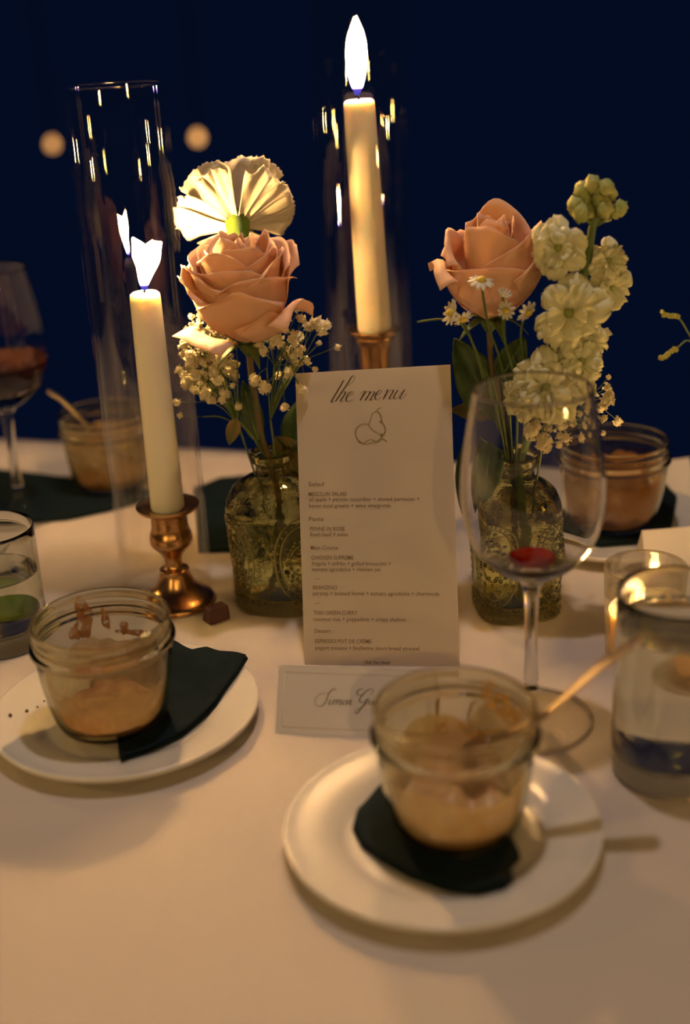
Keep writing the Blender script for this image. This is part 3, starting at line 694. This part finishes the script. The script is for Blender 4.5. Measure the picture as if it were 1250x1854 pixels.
# stock: ruffled double florets up a stem
st_base = Vector((vR.x + .002, vR.y - .004, TZ + .011))
stk = thing('stock_flower', st_base, 'tall stem of pale ruffled stock blossoms with green buds on top', 'flower')
yS = vR.y - .02
spine = [atY(1082, 350, yS), atY(1072, 420, yS), atY(1058, 500, yS), atY(1040, 580, yS), atY(1015, 680, yS + .002), atY(965, 770, yS + .006), atY(938, 838, vR.y - .001), Vector((vR.x + .0015, vR.y, TZ + .09)), Vector((vR.x + .004, vR.y - .003, TZ + .05)), st_base]
sps = spline(spine, 6)
put(MB().tube(sps, [.0020 + .0016 * min(1, i / 18) for i in range(len(sps))], 10), 'stem', M_stem_g, stk)
def floret(c, R, nrm, parent, n=(6, 5, 3), seed=0, m=None):
    fr = frame(nrm, (0.1, .2, 1)); X, Y, Z = fr; rr = random.Random(seed)
    fl_ = put(MB().ball(c + Z * R * .1, R * .13, 10, 6), 'floret_centre', M_stockc, parent)
    for ring, cnt in enumerate(n):
        for k in range(cnt):
            a = 2 * PI * (k + .5 * ring) / cnt + rr.uniform(-.25, .25); d = X * math.cos(a) + Y * math.sin(a); sd = Z.cross(d)
            RL = R * (1.04 - .25 * ring) * rr.uniform(.82, 1.15); s0 = rr.random() * 50; up_ = .05 + .30 * ring + rr.uniform(-.05, .1); wd = R * (.50 - .07 * ring) * rr.uniform(.85, 1.15)
            def fn(u, v):
                s = 2 * u - 1; prof = math.sqrt(max(0, 1 - (max(0, v - .5) / .52) ** 2)); w = wd * (.18 + .9 * v ** .7) * (.45 + .55 * prof)
                q = noise.noise(Vector((s * 1.7 + s0, v * .9, 1))); q2 = noise.noise(Vector((s * 4.5 + s0, v * 2.0, 5)))
                ruf = R * (.42 * q * v + .16 * q2 * v * v)
                rl = RL * (.06 + .94 * v) * (1 + .10 * q2 * v) - RL * .16 * s * s * v
                return c + d * rl + sd * (w * s) + Z * (RL * up_ * math.sin(v * PI * .62) - RL * .20 * v * v * (1 - ring * .5) + ruf)
            put(MB().grid(fn, 12, 8), 'petal', m or M_stock, fl_, solid=.0003)
flor = [(1012, 448, 46, (-.35, -1, .15), -.010), (1100, 472, 36, (.3, -1, .3), .0), (1106, 520, 42, (.5, -1, -.2), .004), (1030, 566, 62, (-.15, -1, .12), -.018), (1062, 618, 44, (.3, -1, -.3), -.004), (1050, 655, 52, (.3, -1, .35), -.012), (990, 700, 60, (-.25, -1, .15), -.020), (1045, 705, 44, (.35, -1, -.1), -.010), (950, 728, 40, (-.5, -1, 0), -.012), (1015, 735, 42, (.1, -1, -.4), -.020)]
for i, (x, y, rpx, nn, dy) in enumerate(flor):
    c = atY(x, y, yS + dy); floret(c, rpx / 26.5 / 100, nn, stk, seed=i)
    near = min(sps, key=lambda p: (p - c).length + .3 * abs(p.z - c.z + .012))
    put(MB().tube([near, near.lerp(c, .6) - Vector((0, 0, .003)), c], .0011, 6), 'flower_stalk', M_stem_g, stk)
for i, (x, y, rp, sc_) in enumerate([(1056, 345, 13, 1), (1074, 334, 12, 1), (1099, 340, 12, 1), (1108, 352, 9, 1), (1042, 372, 13, .8), (1052, 386, 13, .8), (1066, 380, 12, 1), (1086, 362, 11, 1), (1096, 378, 13, 1), (1100, 392, 8, 1), (1124, 376, 11, .8), (1116, 385, 8, .8), (1062, 360, 10, 1), (1084, 342, 9, 1)]):
    c = atY(x, y, yS - .004 * (i % 3)); r = rp / 26.5 / 100
    mb = MB().ball(c, r, 20, 14, (1, 1, 1.15), wob=lambda d: 1 + .30 * noise.noise(d * 2.6 + Vector((i * 3, 1, 0))) + .22 * noise.noise(d * 5.5 + Vector((i * 3, 9, 0))))
    put(mb, 'bud', M_bud, stk)
    put(MB().tube([atY(1076, 410, yS), atY((x + 1076) / 2, (y + 400) / 2 + 6, yS), c], [.0016, .0013, .0022], 6), 'flower_stalk', M_stem_g, stk)

# baby's breath
def blossom_mesh():
    mb = MB(); r_ = random.Random(3)
    mb.ball((0, 0, 0), .72, 9, 6, wob=lambda d: 1 + .2 * noise.noise(d * 4))
    for k in range(16):
        d = Vector((r_.gauss(0, 1), r_.gauss(0, 1), r_.gauss(0, 1))).normalized(); x, y, z = frame(d, (.3, .2, 1))
        mb.grid(lambda u, v: d * (.55 + .45 * v) + x * ((u - .5) * (.5 + .5 * v)) + y * (.16 * math.sin(u * 9) * v), 4, 2)
    me = bpy.data.meshes.new('blossom'); me.from_pydata(mb.v, [], mb.f); me.materials.append(M_breath)
    me.polygons.foreach_set('use_smooth', [True] * len(me.polygons)); me.update(); return me
BLOS = blossom_mesh()
def breath(root, fork, spots, label, Yc):
    t = thing('babys_breath_sprig', root, label, 'flower')
    mb = MB(); mb.tube(spline([root, root.lerp(fork, .4) + Vector((.001, 0, 0)), fork], 4), .0008, 6)
    hubs = []
    for (x, y, r, dy) in spots:
        c = atY(x, y, Yc + dy); r = r * 1.25
        h = min(hubs, key=lambda q: (q - c).length) if hubs and rnd.random() < .85 else None
        if h is None or (h - c).length > .03:
            h2 = fork.lerp(c, .6) + Vector((rnd.uniform(-.003, .003), 0, rnd.uniform(-.002, .004))); mb.tube(spline([fork, fork.lerp(h2, .5) + Vector((0, 0, .003)), h2], 3), .00055, 5); hubs.append(h2); h = h2
        mb.tube([h, h.lerp(c, .55) + Vector((rnd.uniform(-.0015, .0015), 0, rnd.uniform(-.001, .002))), c], .00032, 4)
        o = bpy.data.objects.new('blossom', BLOS); COL.objects.link(o); o.parent = t; o.location = c - ORG[t]
        s = r / 27.0 / 100; o.scale = (s, s, s * rnd.uniform(.85, 1.1)); o.rotation_euler = (rnd.uniform(0, 6), rnd.uniform(0, 6), rnd.uniform(0, 6))
    put(mb, 'stem', M_stem_g, t, kind='stuff')
def scatter(n, cx, cy, sx, sy, r0=4, r1=8.5, yr=.02):
    out = []
    while len(out) < n:
        x, y = rnd.gauss(cx, sx), rnd.gauss(cy, sy)
        if abs(x - cx) < 2.1 * sx and abs(y - cy) < 2.1 * sy: out.append((x, y, rnd.uniform(r0, r1), rnd.uniform(-yr, yr)))
    return out
vm = lambda v, dx, dy: Vector((v.x + dx, v.y + dy, TZ + .112))
breath(Vector((vL.x - .003, vL.y, TZ + .05)), atY(432, 770, vL.y), scatter(120, 375, 655, 27, 40, 4.5, 10) + [(335, 622, 12, 0), (352, 606, 13, -.01), (362, 618, 10, -.01), (398, 650, 12, -.02), (320, 728, 6, -.01), (326, 752, 5, -.01), (345, 640, 8, -.02)],
       "dense baby's breath sprig below the left rose beside the candle cylinder", vL.y + .004)
breath(Vector((vL.x + .004, vL.y + .002, TZ + .05)), atY(490, 760, vL.y), scatter(34, 530, 625, 30, 38, 4, 8) + [(498, 613, 14, -.02), (545, 575, 7, -.01), (541, 556, 9, -.01), (582, 590, 14, 0), (572, 585, 10, 0), (612, 628, 6, 0), (537, 638, 9, -.01), (476, 636, 8, -.02), (487, 608, 7, -.02), (516, 738, 7, -.02), (525, 672, 8, .0), (462, 688, 10, -.01), (480, 702, 10, -.01), (548, 706, 8, -.034), (541, 700, 5, -.034), (530, 645, 10, 0), (540, 610, 9, 0)],
       "looser baby's breath sprig between the left rose and the menu", vL.y - .002)
breath(Vector((vR.x + .005, vR.y, TZ + .05)), atY(990, 770, vR.y - .01), [(1100, 702, 8, 0), (1099, 725, 12, 0), (1105, 718, 8, 0), (1090, 738, 8, 0), (1120, 762, 8, 0), (1096, 756, 5, 0), (1102, 683, 4, 0), (1030, 792, 11, -.01), (1018, 788, 8, -.01), (1028, 770, 7, -.01), (1047, 765, 6, 0), (1068, 790, 8, 0), (986, 800, 13, -.02), (990, 808, 9, -.02), (965, 780, 13, -.02), (972, 768, 9, -.02), (1016, 804, 6, -.01), (1092, 785, 5, 0), (1066, 748, 6, 0), (1010, 760, 7, -.01), (1070, 725, 5, 0), (940, 806, 4, -.02)] + scatter(22, 1030, 760, 34, 18, 3, 6),
       "baby's breath sprig hanging beside the pale stock, over the wine glass rim", vR.y - .012)

# chamomile daisies
def daisy(c, nrm, R, root, label, drop=.2):
    t = thing('chamomile_daisy', root, label, 'flower'); fr = frame(nrm, (.2, .3, 1)); X, Y, Z = fr
    for k in range(11):
        a = 2 * PI * k / 11 + rnd.uniform(-.1, .1); d = X * math.cos(a) + Y * math.sin(a); sd = Z.cross(d); dz = rnd.uniform(-.1, .15) - drop
        put(MB().grid(lambda u, v: c + d * (R * (.3 + .7 * v)) + sd * ((u - .5) * R * .36 * math.sin(.35 + v * 2.4)) + Z * (R * dz * v * v), 4, 5), 'petal', M_daisyw, t, solid=.0003)
    put(MB().ball(c + Z * R * .05, R * .36, 12, 8, (1, 1, .8), wob=lambda d: 1 + .1 * noise.noise(d * 9)), 'centre', M_daisyy, t)
    mid = c.lerp(root, .5) + Vector((.004, 0, .01)); sp = spline([c - Z * .001, c.lerp(mid, .35) - Z * .006, mid, root], 6)
    put(MB().tube(sp, .0008, 6), 'stem', M_stem_g, t)
yD = vR.y - .03
dr = Vector((vR.x - .002, vR.y, TZ + .08))
daisy(atY(872, 508, yD), (.12, -.30, 1), .0085, dr, 'small white daisy seen edge-on in front of the right rose')
daisy(atY(818, 566, yD + .01), (-.8, -.3, .3), .0085, dr, 'small daisy at the left foot of the right rose, turned away', -.1)
daisy(atY(838, 578, yD + .01), (.2, -.6, -.5), .0065, dr, 'tiny nodding daisy just below the right rose')
daisy(atY(916, 562, yD - .005), (.3, -.9, .3), .0060, dr, 'tiny daisy in front of the base of the right rose', -.2)
daisy(atY(956, 566, yD - .005), (.5, -.6, -.4), .0075, dr, 'small daisy between right rose and stock')
daisy(atY(912, 535, yD - .005), (.3, -.3, .8), .0045, dr, 'opening daisy bud on a side twig over the right rose', -.6)

# leaves
def leaf(p0, p1, w, m, label, stem_to, nrm=(0, -1, .3), fold=.2, cat='leaf', bend=0.0):
    p0, p1 = Vector(p0), Vector(p1); t = thing('leaf_sprig', stem_to, label, cat)
    ax = p1 - p0; L = ax.length; ax.normalize(); sd = ax.cross(Vector(nrm)).normalized(); n = sd.cross(ax)
    def fn(u, v):
        s = 2 * u - 1; ww = w * math.sin(PI * min(.999, v ** .8 + .001)) ** .8
        return p0 + ax * L * v + sd * ww * s * .5 + n * (fold * w * abs(s) * .4 + bend * math.sin(v * PI) + .03 * w * math.sin(v * 22) * abs(s))
    put(MB().grid(fn, 8, 14), 'leaf_blade', m, t, solid=.0005)
    put(MB().tube([p0 + ax * L * .97 + n * .0004, p0 + ax * L * .5 + n * (bend + .0004), p0, Vector(stem_to).lerp(p0, .5) + Vector((0, 0, .004)), Vector(stem_to)], [.0003, .0006, .0009, .001, .001], 6), 'stem', M_stem_g, t)
rL = Vector((vL.x, vL.y, TZ + .10)); rR = Vector((vR.x - .002, vR.y + .002, TZ + .10))
leaf(atY(428, 758, vL.y - .006), atY(415, 806, vL.y - .02), .010, M_leaf2, 'small drooping olive leaf at the mouth of the left vase', rL)
leaf(atY(520, 815, vL.y + .012), atY(585, 700, vL.y + .02), .026, M_leaf, 'dark leaf rising right from the left vase mouth', rL, bend=.004)
leaf(atY(468, 800, vL.y), atY(440, 690, vL.y + .015), .016, M_leaf, 'dark upright leaf behind the left rose stem', rL)
leaf(atY(500, 790, vL.y + .01), atY(555, 870, vL.y + .012), .022, M_leaf2, 'olive leaf bent down over the right shoulder of the left vase', rL)
leaf(atY(880, 800, vR.y - .01), atY(866, 912, vR.y - .036), .024, M_leaf, 'large dark leaf hanging down behind the wine bowl', rR, bend=.002)
leaf(atY(900, 760, vR.y + .01), atY(822, 612, vR.y + .02), .030, M_leaf, 'big dark leaf behind the menu top right corner', rR, bend=.006)
leaf(atY(880, 745, vR.y + .012), atY(818, 742, vR.y + .02), .012, M_leaf2, 'narrow olive leaf beside the menu right edge', rR)
leaf(atY(852, 790, vR.y + .02), atY(838, 930, vR.y + .024), .016, M_leaf, 'narrow dark leaf hanging between menu and wine glass', rR)
leaf(atY(905, 690, vR.y), atY(950, 610, vR.y + .01), .020, M_leaf, 'dark leaf under the right rose, behind the stock', rR)
# long thin twig crossing in front of the dark at the left of the right rose
tw = thing('green_twig', rR, 'thin dark green twig arching left from the right vase', 'twig')
put(MB().tube(spline([atY(756, 583, vR.y + .03), atY(800, 578, vR.y + .02), atY(840, 590, vR.y + .01), atY(862, 640, vR.y + .004), atY(895, 760, vR.y), rR], 5), .0008, 6), 'stem', M_stem_g, tw)

# ------------------------------------------------------------------ wine glasses
def wine_glass(c, label, s=1.0, wine=None, dregs=True):
    g = thing('wine_glass', c, label, 'wine glass')
    foot = profspline([(.0005, .0000), (.034, .0000), (.0366, .0008), (.0366, .0016), (.030, .0026), (.018, .0042), (.009, .0075), (.0055, .013), (.0045, .022)], 4) + [(.0002, .022)]
    put(MB().lathe(c, [(r * s, z * s) for r, z in foot], 64), 'foot', M_foot, g)
    put(MB().tube([Vector((c[0] + .0362 * s * math.cos(q * PI / 32), c[1] + .0362 * s * math.sin(q * PI / 32), c[2] + .0014)) for q in range(65)], .0009, 8, caps=False), 'foot_rim', M_stem, g)
    stem = profspline([(.0045, .0221), (.0038, .040), (.0037, .060), (.0042, .078), (.0052, .086), (.0075, .0905), (.0110, .0935)], 4)
    put(MB().lathe(c, [(.0002, .0221 * s)] + [(r * s, z * s) for r, z in stem] + [(.0002, .0937 * s)], 40), 'stem', M_stem, g)
    bowl = profspline([(.0110, .0938), (.0190, .0985), (.0300, .1090), (.0368, .1230), (.0396, .1400), (.0392, .1560), (.0368, .1750), (.0338, .1930), (.0318, .2040)], 5)
    inn = [(max(r - .0012, .0002), z + .0072 * max(0, 1 - r / .032)) for r, z in reversed(bowl) if r > .011 and z > .0945]
    pr = [(r * s, z * s) for r, z in [(.0002, .0938)] + bowl + inn + [(.0060, .1005), (.0002, .1000)]]
    put(MB().lathe(c, pr, 80), 'bowl', M_bowl, g)
    return g
wg = at(961, 1303)
wine_glass(wg, 'nearly empty wine glass standing right of the menu card')
put(MB().lathe(wg, profspline([(.0005, .1012), (.0080, .1018), (.0118, .1036), (.0128, .1052), (.0120, .1062), (.0005, .1066)], 3), 48), 'wine_dregs', M_wine, origin=(wg.x, wg.y, wg.z + .096), label='small pool of red wine in the bottom of the right wine glass', cat='wine')
wl = at(40, 930)
wine_glass(wl, 'blurred wine glass at the far left edge with pale wine', 1.04)
put(MB().lathe(wl, [(r * 1.04, z * 1.04) for r, z in profspline([(.0005, .1010), (.0100, .1024), (.0180, .1050), (.0270, .1112), (.0345, .1232), (.0372, .1320), (.0005, .1322)], 3)], 48), 'pale_wine', M_rosewine, origin=(wl.x, wl.y, wl.z + .1), label='pale wine in the far left wine glass', cat='wine')

# ------------------------------------------------------------------ tumblers and votive
def tumbler(c, R, h, label, fill, base=.012, t=.0016):
    g = thing('water_tumbler', c, label, 'glass')
    out = profspline([(.0005, 0), (R * .86, 0), (R * .95, .0015), (R * .985, .006), (R, .02), (R, h * .6), (R, h - .002), (R - t * .5, h)], 4)
    inn = profspline([(R - t, h - .002), (R - t, h * .6), (R - t, base + .012), (R - t - .002, base + .003), (R * .7, base + .0002), (.0005, base)], 4)
    put(MB().lathe(c, out + inn, 80), 'glass_body', M_tumb, g)
    Ri = R - t - .0002
    wp = profspline([(.0005, base + .0004), (R * .7, base + .0006), (Ri - .002, base + .0034), (Ri, base + .0125), (Ri, fill - .001), (Ri, fill)], 4) + [(.0005, fill - .0004)]
    put(MB().lathe(c, wp, 72), 'water', M_water, g)
    return g
wtr = at(1213, 1393)
tumbler(wtr, .0320, .107, 'tall water glass at the right edge in front of the votive', .088)
tl = at(8, 1160)
tumbler(tl, .0310, .084, 'short water tumbler with lime at the left edge', .052)
lm = thing('lime_wedge', (tl.x + .008, tl.y, tl.z + .028), 'green lime wedge in the water of the left tumbler', 'lime')
mb = MB()
lc = Vector((tl.x + .006, tl.y - .004, tl.z + .031))
def limef(u, v):
    a = PI * u; b = (v - .5) * 2
    return lc + Vector((b * .0185 * 1.0, -.012 * math.cos(a) * math.sqrt(max(0, 1 - b * b * .96)), .013 * math.sin(a) * math.sqrt(max(0, 1 - b * b * .96)) - .006))
put(MB().grid(limef, 14, 12), 'lime_peel', M_lime, lm, solid=.0012)
put(MB().grid(lambda u, v: lc + Vector(((v - .5) * 2 * .0175, (u - .5) * 2 * .011 * math.sqrt(max(0, 1 - (v - .5) ** 2 * 3.9)), -.0062 - .003 * math.cos((u - .5) * PI))), 8, 12), 'lime_flesh', M_limef, lm, solid=.002)
vo = at(1163, 1190)
vt = thing('votive_holder', vo, 'small clear votive glass at right behind the water glass', 'votive holder')
R_, h_ = .0258, .063
put(MB().lathe(vo, profspline([(.0005, 0), (R_ * .82, 0), (R_ * .9, .0015), (R_ * .94, .02), (R_, h_ - .002), (R_ - .0012, h_)], 4) + profspline([(R_ - .0028, h_ - .002), (R_ * .94 - .0028, .02), (R_ * .8, .0055), (.0005, .005)], 4), 64), 'glass_body', thick_glass('votive_glass', (1, .97, .88), 1.45, .5), vt)
vc = thing('votive_candle', Vector((vo.x, vo.y, vo.z + .0056)), 'small lit votive candle inside the clear votive glass', 'candle')
put(MB().lathe(vo, profspline([(.0005, .0056), (R_ * .78, .0062), (R_ * .905 - .003, .019), (R_ * .95 - .003, .0345), (R_ * .80, .0325), (.006, .0310), (.0005, .0305)], 3), 48), 'wax_body', mat('votive_wax', (.95, .78, .42), (.95, .74, .38), .4, 20, sss=.9, sssr=(1, .6, .2), sscale=.02, trans=.55), vc)
ft = Vector((vo.x - .005, vo.y, vo.z + .0308))
vw = put(MB().tube([ft, ft + Vector((0, 0, .005))], .0006, 6), 'wick', M_wick, vc)
zf = spline([ft + Vector((0, 0, .003)), ft + Vector((-.0008, 0, .010)), ft + Vector((-.0015, 0, .017)), ft + Vector((.0008, 0, .0255))], 5)
put(MB().tube(zf, [.0012, .0020, .0028, .0034, .0038, .0040, .0040, .0038, .0034, .0030, .0026, .0021, .0016, .0011, .0007, .0003][:len(zf)], 12), 'flame', flame_mat('votive_flame', .026, .050, FLAME_POWER * .9), vw)

# ------------------------------------------------------------------ far side of the table
fR = at(1110, 962)
plate(fR + Vector((.0, .0, 0)), .080, 'far right plate under the blurred dessert jar')
napkin([(1005, 950), (1040, 915), (1190, 885), (1226, 915), (1215, 962), (1160, 984), (1090, 990), (1020, 980)], .0050, 'black napkin under the far right jar', 2, zf=lift(fR, .080, 0), seed=8)
fj = Vector((fR.x, fR.y, TZ + .0085)); jar(fj, 'blurred dessert jar with orange remains at far right')
dessert(fj, (M_res3, M_pool2), 'orange brown dessert remains in the far right jar', (.044, .006, .004), pool=.02, seed=4)
fL = at(206, 886)
fjl = Vector((fL.x, fL.y, TZ + .0052)); jar(fjl, 'blurred dessert jar at far left behind the candle cylinder')
dessert(fjl, (M_res1, M_pool1), 'brownish remains in the far left jar', (.045, .01, .004), seed=6)
spoon(atY(86, 708, fL.y - .004), atY(150, 762, fL.y - .004), atY(188, 800, fL.y), 'spoon leaning out of the far left jar', .0055)
def tent(px0, px1, h, label):
    a, b = at(*px0), at(*px1); x = (b - a).normalized(); bk_ = zax.cross(x); u = (zax * .9 + bk_ * .43).normalized(); n_ = x.cross(u).normalized()
    t = thing('place_card', (a + b) / 2, label, 'place card')
    put(MB().slab([a, b, b + u * h, a + u * h], n_, .0005), 'front_leaf', M_pcard, t, smooth=False)
    a2, b2 = a + bk_ * h * .9, b + bk_ * h * .9
    put(MB().slab([b2, a2, a + u * h, b + u * h], (bk_ * .9 + zax * .43).normalized(), .0005), 'back_leaf', M_pcard, t, smooth=False)
tent((1172, 1050), (1262, 1042), .036, 'folded cream card behind the votive at right')
tent((1192, 915), (1262, 905), .036, 'blurred cream card beyond the far right jar')

# sprig of small yellow-green blossoms from a bud vase just beyond the right edge
bv = at(1330, 1010)
tbv = thing('bud_vase', bv, 'small clear bud vase beyond the right edge', 'vase')
put(MB().lathe(bv, profspline([(.0005, 0), (.018, 0), (.02, .004), (.02, .03), (.012, .05), (.009, .07), (.011, .085), (.0095, .085), (.0075, .07), (.010, .05), (.018, .03), (.018, .006), (.0005, .005)], 3), 32), 'glass_body', M_tumb, tbv)
gs = thing('yellow_blossom_sprig', Vector((bv.x, bv.y, bv.z + .01)), 'sprig with two yellow green blossom spikes reaching in at the right edge', 'flower')
mb = MB(); c0 = Vector((bv.x, bv.y, bv.z + .085))
mb.tube(spline([Vector((bv.x, bv.y, bv.z + .01)), c0, atY(1300, 700, bv.y), atY(1250, 608, bv.y - .01), atY(1228, 575, bv.y - .012), atY(1198, 567, bv.y - .012)], 5), .0007, 6)
mb.tube(spline([c0, atY(1300, 720, bv.y), atY(1255, 622, bv.y - .01), atY(1226, 630, bv.y - .012), atY(1197, 648, bv.y - .012)], 5), .0007, 6)
put(mb, 'stem', M_stem_g, gs)
M_yb = mat('yellow_green_blossom', (.42, .40, .08), (.34, .36, .08), .6, 300, trans=.3)
for (xa, ya, xb, yb) in ((1199, 567, 1228, 573), (1197, 649, 1224, 630)):
    for k in range(10):
        f = k / 9; c = atY(xa + (xb - xa) * f + rnd.uniform(-1, 1), ya + (yb - ya) * f + rnd.uniform(-3, 3), bv.y - .012)
        put(MB().ball(c, rnd.uniform(.0014, .0021), 8, 6, wob=lambda d: 1 + .3 * noise.noise(d * 3 + Vector((k, 0, 0)))), 'blossom', M_yb, gs)

# ------------------------------------------------------------------ far lamps hanging in the dark
def far_lamp(x, y, Y, label, r=.016, power=1.0):
    c = atY(x, y, Y); t = thing('hanging_bulb_lamp', c + Vector((0, 0, 1.0)), label, 'lamp')
    m, nt, out = _nt('bulb_glow'); em = nt.nodes.new('ShaderNodeEmission'); em.inputs[0].default_value = (1, .46, .13, 1); em.inputs[1].default_value = power
    nt.links.new(em.outputs[0], out.inputs[0])
    put(MB().lathe(c, [(.0004, -r), (r * .55, -r * .84), (r * .9, -r * .4), (r, 0), (r * .88, r * .48), (r * .55, r * 1.0), (r * .42, r * 1.3), (.0004, r * 1.3)], 24), 'bulb', m, t)
    put(MB().lathe(c, [(.0004, r * 1.28), (r * .45, r * 1.28), (r * .45, r * 2.2), (r * .2, r * 2.4), (.0004, r * 2.4)], 16), 'socket', M_black, t)
    put(MB().tube([c + Vector((0, 0, r * 2.3)), c + Vector((0, 0, 1.0))], .003, 6), 'cord', M_black, t)
far_lamp(95, 262, 4.2, 'far small glowing bulb, the left one near the left glass cylinder', power=1.5)
far_lamp(358, 250, 4.0, 'far small glowing bulb between the left cylinder and the carnation', power=1.7)

# look-alike things share a group
GROUPS = {'side_plate': 'white side plates', 'paper_napkin': 'black paper napkins', 'dessert_jar': 'glass dessert jars', 'dessert_remains': 'dessert remains in the jars',
    'dessert_scraps': 'dessert remains in the jars', 'dessert_spoon': 'dessert spoons', 'taper_candle': 'tall taper candles', 'candlestick': 'brass candlesticks', 'glass_cylinder': 'tall glass cylinders', 'flower_vase': 'pressed glass vases',
    'peach_rose': 'peach roses', 'babys_breath_sprig': 'sprigs of small white blossoms', 'chamomile_daisy': 'small daisies', 'leaf_sprig': 'leaves in the vases', 'wine_glass': 'wine glasses',
    'water_tumbler': 'water tumblers', 'place_card': 'folded place cards', 'hanging_bulb_lamp': 'far hanging bulbs'}
for o in COL.objects:
    k = o.name.split('.')[0]
    if o.parent is None and k in GROUPS and 'group' not in o: o['group'] = GROUPS[k]
